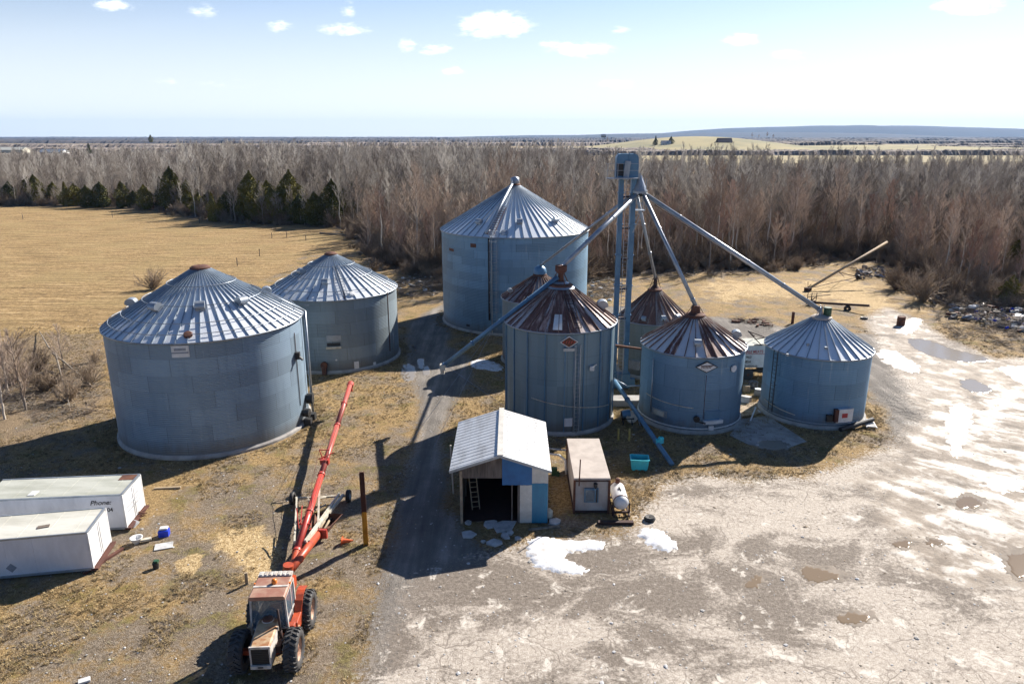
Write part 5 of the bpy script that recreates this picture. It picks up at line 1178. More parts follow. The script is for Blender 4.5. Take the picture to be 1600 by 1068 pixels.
def bare_tree(seed,h,r0,first=.3,nl=26,spread=.30,upw=1.0,tw=.022,fine=5,lean=.02):
    r=random.Random(seed); tr=Seg(); cr=Seg()
    n=9; pts=[Vector((0,0,-.3))]; dx,dy=r.uniform(-lean,lean),r.uniform(-lean,lean)
    for i in range(1,n+1): 
        z=h*i/n; pts.append(Vector((dx*z+r.uniform(-.12,.12)*h/14,dy*z+r.uniform(-.12,.12)*h/14,z)))
    for i in range(n): tr.seg(pts[i],pts[i+1],max(.02,r0*(1-i/n)**.8),max(.015,r0*(1-(i+1)/n)**.8),6)
    def grow(p,d,L,rad,depth):
        steps=3 if depth<2 else 2; q=p
        for i in range(steps):
            d=(d+Vector((r.uniform(-.18,.18),r.uniform(-.18,.18),.10*upw+r.uniform(-.08,.12)))).normalized()
            q2=q+d*(L/steps); (tr if depth==0 and rad>.045 else cr).seg(q,q2,rad*(1-i/steps*.55),rad*(1-(i+1)/steps*.55),4 if depth==0 else 3)
            if depth<2:
                k=(3 if depth==0 else 2) if i>0 or depth==1 else 1
                if depth==1: k=fine//2 if i else fine-fine//2-1
                for j in range(k):
                    ax=Vector((r.uniform(-1,1),r.uniform(-1,1),r.uniform(-.3,.9))); nd=(d*1.0+ax*.75).normalized()
                    grow(q+(q2-q)*r.random(),nd,L*r.uniform(.35,.6),max(tw,rad*.5),depth+1)
            q=q2
    for i in range(nl):
        t=first+(1-first)*(i+r.random()*.8)/nl; t=min(t,.98); k=min(int(t*n),n-1); p=pts[k]+(pts[k+1]-pts[k])*(t*n-k)
        a=i*2.4+r.uniform(-.5,.5); el=R_(r.uniform(25,55)+t*18*upw); d=Vector((math.cos(a)*math.cos(el),math.sin(a)*math.cos(el),math.sin(el)))
        L=h*spread*(1.15-t*.75)*r.uniform(.7,1.2); grow(p,d,L,max(.03,r0*.42*(1-t*.75)),0)
    return tr,cr
def evergreen(seed,h,w,n=3200,shape='cone'):
    r=random.Random(seed); tr=Seg(); tr.seg(Vector((0,0,-.3)),Vector((0,0,h*.9)),.16,.04,6); V=[];Fc=[]
    lobes=[(r.uniform(0,6.28),r.uniform(.1,.95),r.uniform(.45,1.25)) for _ in range(34)]
    for i in range(n):
        t=r.random()**1.15; z=h*(.04+.96*t)
        prof=(1-t)**.75*(.55+.45*min(1,t*6)) if shape=='cone' else math.sin(math.pi*min(1,(t*.9+.12)))**.8*(1.1-.5*t)
        a=r.uniform(0,6.283); k=1.0
        for la,lt,lk in lobes:
            da=abs((a-la+math.pi)%(2*math.pi)-math.pi)
            if da<.5 and abs(t-lt)<.09: k=lk
        R=w*prof*(k+.25*math.sin(a*3+seed)+.2*math.sin(a*2+t*9+seed))*(1-.5*r.random()**1.6); s=r.uniform(.16,.34)*(1 if h>5 else .7)
        c=Vector((R*math.cos(a),R*math.sin(a),z)); u=Vector((r.uniform(-1,1),r.uniform(-1,1),r.uniform(-.2,1.3))).normalized()*s; v=Vector((r.uniform(-1,1),r.uniform(-1,1),r.uniform(-1,1)))
        v=(v-u.normalized()*v.dot(u.normalized())).normalized()*s*.5; o=len(V); V+=[tuple(c-u-v*.6),tuple(c+v-u*.1),tuple(c+u),tuple(c-v-u*.1)]; Fc.append((o,o+1,o+2,o+3))
    me=bpy.data.meshes.new('crown'); me.from_pydata(V,[],Fc); me.materials.append(cedar); return tr.mesh('trunk',bark),me
def shrub(seed,h,w,n=16,m=None,fine=4):
    r=random.Random(seed); s=Seg()
    def g(p,d,L,rad,dep):
        q=p
        for i in range(3):
            d=(d+Vector((r.uniform(-.25,.25),r.uniform(-.25,.25),r.uniform(-.12,.15)))).normalized(); q2=q+d*L/3; s.seg(q,q2,rad*(1-i*.25),rad*(1-(i+1)*.25),3)
            if dep<2:
                for j in range(fine if dep==0 else 2): g(q+(q2-q)*r.random(),(d+Vector((r.uniform(-1,1),r.uniform(-1,1),r.uniform(-.4,.8)))*.7).normalized(),L*r.uniform(.3,.55),max(.009,rad*.55),dep+1)
            q=q2
    for i in range(n):
        a=r.uniform(0,6.283); el=R_(r.uniform(35,85)); g(Vector((r.uniform(-.3,.3)*w*.5,r.uniform(-.3,.3)*w*.5,-.05)),Vector((math.cos(a)*math.cos(el),math.sin(a)*math.cos(el),math.sin(el))),h*r.uniform(.6,1.1),.03*h/2.2+.006,0)
    return s.mesh('branches',m or scrubm)
protos=[]
for i,(h,r0,first,nl,sp,up_,m_,fine) in enumerate(((15,.19,.38,22,.27,1.1,twig,6),(13,.14,.35,20,.26,1.2,twig,6),(16,.22,.42,22,.29,.9,twig,6),(11.5,.12,.25,20,.30,1.0,twig_red,6),(14,.16,.35,22,.25,1.2,twig_red,6),(12,.18,.22,24,.36,.6,twig,6),(16.5,.17,.48,18,.22,1.2,twig,5))):
    tr,cr=bare_tree(100+i,h,r0,first,nl,sp,up_,.019,fine); protos.append((h,tr.mesh('trunk',birch if i==6 else bark),cr.mesh('crown',m_)))
def put_tree(k,x,y,s,rz,label,group,name='bare_tree',cat='tree',sz=1.0,ps=None):
    h,tm,cm=(ps or protos)[k]
    e=thing(name,label,cat,(x,y,0),rz,group); e.scale=(s,s,s*sz)
    for nm,me in (('trunk',tm),('crown',cm)): o=bpy.data.objects.new(nm,me); C.objects.link(o); o.parent=e
    return e
rng=random.Random(21)
# candidate tree sites in the forest
def inside(poly,x,y):
    c=False; n=len(poly)
    for i in range(n):
        x0,y0=poly[i]; x1,y1=poly[(i+1)%n]
        if (y0>y)!=(y1>y) and x<(x1-x0)*(y-y0)/(y1-y0)+x0: c=not c
    return c
FP=np.array(forest_poly)
cx=[];cy=[]
for d0,d1,st in ((0,150,3.3),(150,260,4.0),(260,420,5.2),(420,760,8.0)):
    for yy in np.arange(max(d0,60),d1,st):
        for xx in np.arange(-.80*yy-20,.80*yy+20,st):
            cx.append(xx+rng.uniform(-.5,.5)*st); cy.append(yy+rng.uniform(-.5,.5)*st)
cx=np.array(cx); cy=np.array(cy); sd_=sdf(FP,cx,cy); keep=(sd_>.8)&(np.hypot(cx,0)<.80*cy+15)
# farther parts stay thinner; leave the far left corner open where fields show
cx,cy,sd_=cx[keep],cy[keep],sd_[keep]
edge=sd_; score=cy+edge*2.5; order=np.argsort(score); NI=230
hfac=lambda x,y,e: (.72+.28*min(1,e/12))*(.80 if x<-.45*y else 1.0)*(.86 if x>.1*y else .90)*(1-.25*min(1,max(0,(e-30)/60)) if x>0 else 1)
ind=order[:NI]; rest=order[NI:]
for n_,i in enumerate(ind):
    x,y=float(cx[i]),float(cy[i]); k=rng.choice((0,1,2,3,5,4,5,6,6) if x<-10 else (0,1,2,3,6,4,5,1)); s=hfac(x,y,sd_[i])*rng.choice((.55,.75,.85,.95,1.05,1.12))*rng.uniform(.92,1.05)
    if x>60: s*=.9
    lab,grp=('tall leafless grey brown tree standing in the woodland edge','bare trees along the woodland edge')
    put_tree(k,x,y,s,rng.uniform(0,6.28),lab,grp)
# rest as one wood
def inst_object(name,pts,scl,srcs,kind='stuff',seed=1,smin=.75,smax=1.1,zst=.0):
    me=bpy.data.meshes.new(name); me.vertices.add(len(pts)); me.vertices.foreach_set('co',np.array(pts,np.float32).ravel()); 
    a=me.attributes.new('sc','FLOAT','POINT'); a.data.foreach_set('value',np.array(scl,np.float32)); me.update()
    o=bpy.data.objects.new(name,me); C.objects.link(o)
    g=bpy.data.node_groups.new(name,'GeometryNodeTree'); g.interface.new_socket('Geometry',in_out='INPUT',socket_type='NodeSocketGeometry'); g.interface.new_socket('Geometry',in_out='OUTPUT',socket_type='NodeSocketGeometry')
    N=g.nodes; gi=N.new('NodeGroupInput'); go=N.new('NodeGroupOutput'); ip=N.new('GeometryNodeInstanceOnPoints'); jn=N.new('GeometryNodeJoinGeometry')
    for s in srcs:
        oi=N.new('GeometryNodeObjectInfo'); oi.inputs['Object'].default_value=s; oi.inputs['As Instance'].default_value=True; g.links.new(oi.outputs['Geometry'],jn.inputs[0])
    g.links.new(gi.outputs[0],ip.inputs['Points']); g.links.new(jn.outputs[0],ip.inputs['Instance']); ip.inputs['Pick Instance'].default_value=True
    ri=N.new('FunctionNodeRandomValue'); ri.data_type='INT'; ri.inputs['Min'].default_value if 0 else None
    ri.inputs[4].default_value=0; ri.inputs[5].default_value=len(srcs)-1; ri.inputs['Seed'].default_value=seed; g.links.new(ri.outputs[2],ip.inputs['Instance Index'])
    rr=N.new('FunctionNodeRandomValue'); rr.data_type='FLOAT'; rr.inputs[2].default_value=0; rr.inputs[3].default_value=6.283; rr.inputs['Seed'].default_value=seed+5
    cb=N.new('ShaderNodeCombineXYZ'); g.links.new(rr.outputs[1],cb.inputs[2]); g.links.new(cb.outputs[0],ip.inputs['Rotation'])
    na=N.new('GeometryNodeInputNamedAttribute'); na.data_type='FLOAT'; na.inputs['Name'].default_value='sc'
    g.links.new(na.outputs['Attribute'],ip.inputs['Scale']); g.links.new(ip.outputs[0],go.inputs[0])
    md=o.modifiers.new('scatter','NODES'); md.node_group=g; return tag(o,kind=kind)
srcs=[]
for i,(h,tm,cm) in enumerate(protos):
    bm=bmesh.new(); bm.from_mesh(tm); n0=len(bm.faces); bm.from_mesh(cm); me=bpy.data.meshes.new('tree_source'); 
    bm.faces.ensure_lookup_table()
    for f in bm.faces[n0:]: f.material_index=1
    bm.to_mesh(me); bm.free(); me.materials.clear(); me.materials.append(tm.materials[0]); me.materials.append(cm.materials[0]); srcs.append(bpy.data.objects.new('tree_source',me))
srcs=[srcs[i] for i in (0,1,2,3,4,5,0,1,6,4,2,6)]
pts=[(float(cx[i]),float(cy[i]),0) for i in rest]; sc_l=[hfac(cx[i],cy[i],sd_[i])*rng.choice((.6,.75,.85,.95,1.0,1.05,1.12))*rng.uniform(.92,1.05) for i in rest]
o=inst_object('woodland',pts,sc_l,srcs); tag(o,'wide mass of leafless grey brown woodland behind the bins','woodland')
print('FOREST',len(cx))
# evergreens along the left field edge
ev=[(h,)+evergreen(300+i,h,w,n,sh) for i,(h,w,n,sh) in enumerate(((10.5,3.3,4800,'round'),(8,3.0,3800,'round'),(11,2.9,4200,'cone'),(6.5,2.6,3000,'round')))]
evp=[(x_,y_,k_,s_) for x_,y_,k_,s_ in ((20,319,3,1.1),(82,321,1,.9),(120,322,3,1.0),(165,325,3,1.1),(218,328,1,.95),(248,329,3,1.2),(272,332,1,1.0),(298,335,3,1.0),(318,340,1,1.05),(360,346,1,1.05),(372,346,0,.9),(395,346,0,1.1),(415,347,3,1.3),(436,348,3,1.3),(455,349,1,1.15),(474,350,3,.9),(512,353,3,1.0),(533,350,1,1.0),(570,352,3,1.0))]+[(40,322,0,.9),(62,320,3,1.0),(100,322,2,.7),(145,324,1,.8),(185,326,0,.85),(232,329,2,1.0),(262,330,0,1.05),(285,334,1,.9),(330,347,2,.85),(345,347,3,.9),(385,345,3,1.1),(405,347,0,1.0),(425,349,1,1.25),(447,349,0,1.05),(462,350,1,1.0),(505,352,1,.85),(520,356,0,.95),(548,348,2,.9),(562,350,1,.9),(15,320,1,.8),(205,326,3,.9),(310,336,3,.9)]
evl=['broad','dense','slender','low','ragged','full','dark olive','wide skirted']
for j,(px,py,k,s) in enumerate(evp):
    p=G(px,py); y_=p.y; e=put_tree(k,p.x+rng.uniform(-2,2),p.y+rng.uniform(-1,7),s*rng.uniform(.8,1.1)*(1.3 if 380<px<560 else 1.0)*y_/205,rng.uniform(0,6),'dark olive evergreen among the bare trees at the far edge of the dry field','evergreens along the field edge','cedar_tree','evergreen tree',ps=ev)
evr=[(1590,430,1,.75),(1575,480,3,.6),(1610,445,0,.7)]
for px,py,k,s in evr:
    p=G(px,py); put_tree(k,p.x,p.y,s,1.0,'dark green evergreen at the right edge of the picture behind the scrap heap','evergreens at the right edge','cedar_tree','evergreen tree',ps=ev)
# notable single trees
big=bare_tree(777,14,.24,.35,22,.34,.9,.022,6); bp_=[(14,big[0].mesh('trunk',bark),big[1].mesh('crown',twig))]
for px,py,s,lb in ((1110,402,1.05,'broad dark trunked bare tree behind the middle of the longest spout'),(1300,392,1.0,'broad bare tree at the woodland edge above the raised tan auger'),(1235,395,.9,'forked bare tree left of the raised tan auger tip')):
    p=G(px,py); put_tree(0,p.x,p.y,s,px*.1,lb,None,ps=bp_)
sm_=bare_tree(555,4.6,.09,.15,14,.42,.9,.012,5); sp_=[(4.6,sm_[0].mesh('trunk',bark),sm_[1].mesh('crown',twig))]
for px,py,s,lb in ((40,640,1.25,'small forked bare tree at the left edge beyond the bin shadow'),(8,655,1.0,'thin bare sapling at the very left edge of the picture'),(100,575,.8,'broken bare tree with pale splintered wood left of the widest bin'),(12,610,1.0,'bare sapling farther back at the left edge'),(575,395,1.1,'pale bare sapling in the scrub between field and tallest bin'),(608,385,1.3,'taller bare sapling behind the scrub left of the tallest bin')):
    p=G(px,py); put_tree(0,p.x,p.y,s,px*.3,lb,None,ps=sp_)
o=MB()
for a,b in (((85,565),(150,612)),((85,568),(128,590)),((80,560),(62,520)),((90,570),(110,640))):
    pa=G(*a)+up*1.0; pb=G(*b)+up*.2; o.tube(pa,pb,.08,.03,8)
o=o.build('fallen_limbs',M['log']); tag(o,'pale split limbs hanging from the broken tree','branch')
# shrubs
sh=[shrub(900+i,h,w,n,m_,f) for i,(h,w,n,m_,f) in enumerate(((2.4,2,20,scrubm,4),(1.8,2,18,scrubm,4),(3.2,2.6,20,scrubm,5),(1.2,1.6,14,scrubm,4)))]
shl=[(240,452,2,.8,'wispy bare bush peeking up behind the widest bin roof'),(1400,452,2,1.0,'wide tangled bush left of the scrap heap at the right'),(1440,470,2,1.15,'largest tangled bush overhanging the scrap heap'),(1490,465,2,1.05,'tangled bush right behind the scrap heap'),(1545,475,2,1.0,'tangled bush at the right end of the scrap heap'),(1590,480,2,1.1,'dark tangled bush at the right picture edge'),
 (1415,430,2,.9,'bush between raised auger and scrap heap'),(600,392,2,1.1,'grey bush left end of the scrub beside the field'),(625,400,2,1.3,'grey bush in the middle of the scrub left of the tallest bin'),(655,405,2,1.3,'grey bush close to the tallest bin'),(675,398,2,1.2,'grey bush touching the left side of the tallest bin'),(585,425,1,1.0,'low brown bush at the front of the scrub patch'),(640,430,1,1.1,'low brown bush above the stone heap'),
 (70,610,0,.9,'brown bush below the broken tree'),(110,625,1,1.0,'brown bush left of the widest bin wall'),(140,600,1,1.0,'brown bush nearest the widest bin wall'),(25,600,0,1.0,'brown bush at the left edge of the field'),(60,580,1,1.1,'brown bush behind the broken tree'),(150,565,3,1.0,'low bush beside the broken tree limbs'),(5,570,0,1.1,'brown bush highest on the left picture edge')]
for px,py,k,s,lb in shl:
    p=G(px,py); o=bpy.data.objects.new('bush',sh[k]); C.objects.link(o); o.location=p; o.scale=(s,s,s*.9); o.rotation_euler=(0,0,px*.37); tag(o,lb,'bush')
so_=[bpy.data.objects.new('bush_source',m) for m in sh]
# undergrowth along the forest floor
up_pts=[];up_s=[]
cand=[(rng.uniform(-.8,.8),rng.uniform(70,260)) for _ in range(26000)]
ux=np.array([a*b for a,b in cand]); uy=np.array([b for a,b in cand]); us=sdf(FP,ux,uy)+(fbm(ux*.2,uy*.2)-.47)*8
for x,y,s in zip(ux,uy,us):
    if s>-1.5 and rng.random()<(.7 if s<14 else .5)*(160/max(y,100))**.6: up_pts.append((float(x),float(y),0)); up_s.append(rng.uniform(.35,1.15)*(1 if s>1 else .5))
print('UNDER',len(up_pts)); o=inst_object('undergrowth',up_pts,up_s,so_,seed=9); tag(o,'tangled brown undergrowth on the woodland floor','undergrowth')
# dry grass tufts
def tuft(seed,h,n=14,m=None):
    r=random.Random(seed); V=[];Fc=[]
    for i in range(n):
        a=r.uniform(0,6.28); b=r.uniform(0,6.28); le=r.uniform(.2,1.3); w=r.uniform(.006,.014); L=h*r.uniform(.5,1.1); p=Vector((math.cos(a),math.sin(a),0))*r.uniform(0,.13); d=Vector((math.cos(b)*le,math.sin(b)*le,1)).normalized(); s=Vector((-math.sin(b),math.cos(b),0))*w
        q1=p+d*L*.55; q2=q1+(d+Vector((math.cos(b),math.sin(b),-.5))*.6).normalized()*L*.45; o=len(V); V+=[tuple(p-s),tuple(p+s),tuple(q1+s*.8),tuple(q1-s*.8),tuple(q2)]; Fc+=[(o,o+1,o+2,o+3),(o+3,o+2,o+4)]
    me=bpy.data.meshes.new('tuft'); me.from_pydata(V,[],Fc); me.materials.append(m); return bpy.data.objects.new('tuft',me)
gm1=plant_mat('dry grass blades',(.22,.155,.07),(.52,.40,.22),scale=.4); gm2=plant_mat('brown weed blades',(.10,.07,.04),(.30,.22,.12),scale=.4)
tf=[tuft(1,.13,16,gm1),tuft(2,.09,18,gm1),tuft(3,.16,12,gm2),tuft(4,.08,16,gm1)]
gx=[];gy=[]
for _ in range(110000): y=14+ (rng.random()**1.35)*62; gx.append(rng.uniform(-.80,.80)*(y+4)); gy.append(y)
gx=np.array(gx); gy=np.array(gy); bad=np.maximum.reduce([sdf(yard,gx,gy),sdf(road,gx,gy),sdf(track,gx,gy)]); pat=fbm(gx*.55,gy*.55)+fbm(gx*.12+7,gy*.12)*.6
ok=(bad<-.15)&(pat>.62)&((sdf(bare,gx,gy)<0)|(pat>.86))
for bx,by,br in built: ok&=np.hypot(gx-bx,gy-by)>br-.6
ok&=~((gx>-2.9)&(gx<5.6)&(gy>34)&(gy<41)); ok&=~((gx<-19.8)&(gy>29)&(gy<36.5))
gpt=[(float(a),float(b),0) for a,b in zip(gx[ok],gy[ok])]; gs=[rng.uniform(.5,1.15) for _ in gpt]
# denser ring of weeds at bin feet
for bx,by,br in built:
    for i in range(900):
        a=rng.uniform(0,6.28); R=br-.65+abs(rng.gauss(0,.5)); gpt.append((bx+R*math.cos(a),by+R*math.sin(a),0)); gs.append(rng.uniform(.6,1.4))
print('GRASS',len(gpt)); o=inst_object('dry_grass',gpt,gs,tf,seed=3); tag(o,'short dry tan grass tufts over the ground between the bins','grass')
# stones / debris scatter
def rock(seed,m):
    r=random.Random(seed); bm=bmesh.new(); bmesh.ops.create_icosphere(bm,subdivisions=1,radius=.5)
    for v in bm.verts: v.co*=r.uniform(.7,1.2); v.co.z*=.55
    me=bpy.data.meshes.new('stone'); bm.to_mesh(me); bm.free(); me.materials.append(m); return bpy.data.objects.new('stone',me)
stm=[M['concrete'],M['concrete_slab'],M['log'],M['plank']]; rk=[rock(i,stm[i%4]) for i in range(6)]
rp=[];rs=[]
for _ in range(5200): 
    y=20+(rng.random()**1.3)*60; rp.append((rng.uniform(-.78,.78)*(y+3),y,.0)); rs.append(rng.uniform(.03,.12)*(2.0 if rng.random()<.05 else 1))
rp=[p for p in rp]; o=inst_object('gravel_stones',rp,rs,rk,seed=4); tag(o,'scattered pale stones and chips on the ground','stones')
# stone and brush heaps
def heap(name,label,pix,n,s0,s1,srcs_,h=.5,seed=1,cat='heap'):
    P=gp(pix); xs_=[p[0] for p in P]; ys_=[p[1] for p in P]; r=random.Random(seed); pp=[];ss=[]
    while len(pp)<n:
        x=r.uniform(min(xs_),max(xs_)); y=r.uniform(min(ys_),max(ys_))
        if inside(P,x,y): pp.append((x,y,abs(r.gauss(0,.4))*h)); ss.append(r.uniform(s0,s1))
    o=inst_object(name,pp,ss,srcs_,seed=seed); return tag(o,label,cat)
stick=[]
for i in range(4):
    r=random.Random(i); s=Seg()
    for k in range(7): a=r.uniform(0,3.14); p=Vector((r.uniform(-.4,.4),r.uniform(-.4,.4),r.uniform(0,.3))); d=Vector((math.cos(a),math.sin(a),r.uniform(-.25,.35)))*r.uniform(.5,1.1); s.seg(p-d,p+d,.03,.02,3)
    stick.append(bpy.data.objects.new('stick_bundle',s.mesh('stick_bundle',(M['log'],scrubm,M['wood'],M['log'])[i])))
heap('stone_heap','heap of pale stones and brush left of the tallest bin',[(618,445),(640,432),(690,436),(690,462),(650,468),(622,462)],300,.25,.7,stick+stick+rk[:3],.5,2)
heap('brush_pile','pile of brush and stone behind the tallest bin on the right',[(918,440),(955,436),(985,446),(960,470),(918,468)],200,.3,.8,stick+stick+rk[:3],.5,3)
junk=[]
for i,(mn,sz) in enumerate((('white',(.9,.6,.3)),('blue_plastic',(.4,.3,.3)),('scrap',(1.2,.7,.4)),('rust',(1.0,.3,.3)),('white_frame',(.7,.9,.1)),('steel',(1.1,.5,.15)))):
    junk.append(bpy.data.objects.new('junk',None) if 0 else None)
    o=MB().box((0,0,.1),sz,Matrix.Rotation(.5*i,3,'X')@Matrix.Rotation(.3,3,'Y')).build('junk_piece',M[mn]); bpy.context.scene.collection.objects.unlink(o); junk[-1]=o
heap('scrap_heap','long heap of white, blue and rusty scrap and brush under the bushes at the right',[(1478,488),(1500,478),(1560,484),(1620,495),(1640,520),(1580,520),(1520,502),(1485,498)],420,.3,1.1,stick+stick+junk+rk[:3],.8,5,'scrap heap')
heap('brush_litter','litter of sticks and brush on the ground at the far right',[(1470,505),(1530,505),(1640,525),(1680,560),(1560,545),(1480,525)],150,.3,.8,stick,.15,6)
heap('brush_litter','brush litter round the broken tree at the left edge',[(-20,590),(60,570),(150,575),(160,640),(80,660),(-20,650)],170,.3,.9,stick,.25,7)
heap('scrap_heap','dark scrap heap at the woodland edge beyond the raised auger',[(1330,420),(1375,418),(1385,432),(1340,438)],60,.3,.9,[junk[2],junk[5]]+stick[:2],.4,8,'scrap heap')
heap('scrap_heap','rusty bars lying on the pale track behind the diamond sign bin',[(1140,500),(1190,496),(1210,512),(1160,508)],40,.3,.9,[junk[3]]+stick[:1],.1,9,'scrap heap')
heap('brush_litter','tangled felled brush in front of the right hand trees',[(1390,430),(1460,455),(1640,470),(1660,500),(1500,485),(1400,452)],420,.6,1.5,stick+stick+so_[3:4],.45,12)
heap('brush_litter','fallen branches along the woodland edge right of the elevator tower',[(1010,425),(1200,405),(1330,395),(1330,410),(1200,428),(1010,440)],160,.4,1.1,stick,.3,10)
for a,b,r,lb in (((1428,444),(1468,473),.28,'long pale fallen log left of the scrap heap'),((1446,462),(1462,478),.14,'thin fallen log beside the long pale log'),((500,365),(560,370),.16,'fallen trunk under the evergreens at the field edge'),((548,372),(580,372),.16,'pale log at the end of the field'),((1330,400),(1345,385),.12,'leaning dead stem at the woodland edge')):
    o=MB().tube(G(*a)+up*r,G(*b)+up*r*1.5,r,r*.7,10).build('fallen_log',M['log'],None,True); tag(o,lb,'log')
# fence posts in the field
for i,(px,py,hh) in enumerate(((371,415,1.3),(406,400,1.3),(448,371,1.3),(36,342,1.3),(176,340,1.3),(425,372,1.1),(250,333,1.2),(478,376,1.1),(312,349,1.2),(44,318,1.5),(100,318,1.5),(380,346,1.3),(455,352,1.4))):
    o=MB().tube((0,0,-.2),(0,0,hh),.07,.06,7).build('fence_post',M['wood']); o.location=G(px,py); tag(o,'thin weathered wooden fence post standing in the dry field','fence post','fence posts in the dry field')
fw=MB(); fp=[G(x,y)+up*1.0 for x,y in ((36,342),(176,340),(250,333))]
fw.path([G(371,415)+up*1.0,G(406,400)+up*1.0,G(448,371)+up*1.0],.012,4); o=fw.build('fence_wire',M['rust']); tag(o,'thin wire strung between the field fence posts','fence wire')
# ============================================================ FAR LAND
def wood_mat():
    m,t,b=nt('distant bare woods'); q=NB(t); P=q.n('ShaderNodeNewGeometry').outputs['Position']
    f=q.noise(q.mapv(P,(1,1,.5)),.11,7,.75); q.l(q.ramp(f,[(.35,(.10,.082,.072)),(.5,(.20,.165,.14)),(.65,(.34,.28,.235))]),b.inputs['Base Color']); b.inputs['Roughness'].default_value=1
    q.bump(q.noise(P,.25,5,.7),1.0,2.0,b); return m
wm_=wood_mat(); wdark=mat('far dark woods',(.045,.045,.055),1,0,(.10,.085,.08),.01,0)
def strip(name,x0,x1,y,dep,h,seed,m=None,base=0,step=None,label=None,cat=None):
    """distant belt of trees: a canopy with an uneven top"""
    st=step or max(2.5,y/500); n=max(6,int((x1-x0)/st)); r=random.Random(seed); rows=5; V=[];Fc=[]
    for j in range(rows+2):
        for i in range(n+1):
            x=x0+(x1-x0)*i/n; e=min(1,i/4,(n-i)/4); yy=y+dep*max(0,min(rows,j-.5))/rows+r.uniform(-.2,.2)*dep/rows
            z=base if j in (0,) else base+h*.62*(.30 if j==rows+1 else 1)*(.45+.55*e)*(.80+.22*r.random()+.12*math.sin(i*.11+j*2))
            V.append((x,yy,z))
    for j in range(rows+1):
        for i in range(n): a=j*(n+1)+i; Fc.append((a,a+1,a+n+2,a+n+1))
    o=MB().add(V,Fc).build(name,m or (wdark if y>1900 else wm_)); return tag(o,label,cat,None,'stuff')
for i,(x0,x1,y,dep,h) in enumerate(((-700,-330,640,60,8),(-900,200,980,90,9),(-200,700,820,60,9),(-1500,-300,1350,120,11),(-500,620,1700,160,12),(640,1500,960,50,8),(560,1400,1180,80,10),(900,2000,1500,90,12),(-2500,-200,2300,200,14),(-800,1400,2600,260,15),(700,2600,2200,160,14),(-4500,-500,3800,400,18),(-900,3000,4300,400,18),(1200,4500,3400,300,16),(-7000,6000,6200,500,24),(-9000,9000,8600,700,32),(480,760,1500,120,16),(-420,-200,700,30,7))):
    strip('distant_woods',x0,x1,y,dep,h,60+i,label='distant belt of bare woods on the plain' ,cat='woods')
def ridge(name,x0,x1,y,dep,h,seed,col):
    n=140; V=[];Fc=[]; rows=9
    for j in range(rows):
        for i in range(n+1):
            x=x0+(x1-x0)*i/n; u=i/n; v=j/(rows-1); e=math.sin(math.pi*u)**.5*math.sin(math.pi*min(1,v*.98+.01))**.8
            z=h*e*(.72+.5*float(fbm(np.array(x*.0006+seed),np.array(v*2+seed),4))-.1)-2; V.append((x,y+dep*v,z))
    for j in range(rows-1):
        for i in range(n): a=j*(n+1)+i; Fc.append((a,a+1,a+n+2,a+n+1))
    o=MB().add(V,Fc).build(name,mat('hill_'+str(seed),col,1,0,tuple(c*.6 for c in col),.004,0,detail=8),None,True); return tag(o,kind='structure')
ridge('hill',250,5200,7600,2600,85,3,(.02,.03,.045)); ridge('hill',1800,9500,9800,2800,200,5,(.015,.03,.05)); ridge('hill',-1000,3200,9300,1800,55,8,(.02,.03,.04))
# pasture hill with farmstead
def mound(name,cx_,cy_,rx,ry,h,col):
    n=40;m_=24; V=[];Fc=[]
    for j in range(m_+1):
        for i in range(n):
            a=2*math.pi*i/n; s=j/m_; V.append((cx_+rx*s*math.cos(a),cy_+ry*s*math.sin(a),h*(.5+.5*math.cos(math.pi*s))-.3*(s>.99)))
    for j in range(m_):
        for i in range(n): Fc.append((j*n+i,j*n+(i+1)%n,(j+1)*n+(i+1)%n,(j+1)*n+i))
    o=MB().add(V,Fc).build(name,col,None,True); return tag(o,kind='structure')
past=mat('pasture',(.34,.28,.13),1,0,(.20,.185,.09),.012,0,detail=7)
mound('pasture_hill',330,1330,260,330,21,past); mound('pasture_hill',620,1250,420,260,7,past)
ps=mat('stubble field',(.33,.26,.12),1,0,(.22,.18,.085),.02,0); o=MB().prism([(150,560),(620,640),(800,860),(760,1010),(120,1010),(90,800)],.0,.25).build('stubble_field',ps); tag(o,kind='structure')
def hz(x,y): return 21*(.5+.5*math.cos(math.pi*min(1,math.hypot((x-330)/260,(y-1330)/330))))
def house(name,label,cat,px,py,y,w,d,h,rh,wm2,rm2,rz=0,dark=True):
    p=atY(px,py,y); hb=thing(name,label,cat,(p.x,y,p.z-.2),rz); mb=MB(); mb.box((0,0,h/2),(w,d,h)); 
    mb.extr([(-w/2,-d/2,h),(w/2,-d/2,h),(0,-d/2,h+rh)] if 0 else [(-w/2,-d/2,h),(-w/2,d/2,h),(-w/2,0,h+rh)],(w,0,0)); mb.build('wall',wm2,hb)
    rf=MB(); 
    for s in (-1,1): rf.extr([(-w/2-.5,s*(d/2+.5),h-.25),(-w/2-.5,0,h+rh+.05),(-w/2-.5,0,h+rh+.4),(-w/2-.5,s*(d/2+.5),h+.1)],(w+1,0,0))
    rf.build('roof',rm2,hb)
    if dark:
        for k in (-.3,0,.3): MB().box((w*k,-d/2-.02,h*.45),(w*.12,.1,h*.4)).build('window',M['black'],hb)
    return hb
bw=mat('dark barn boards',(.10,.07,.055),.9); rw=mat('grey barn roof',(.30,.32,.36),.6); bl=mat('blue grey roof',(.20,.24,.32),.5)
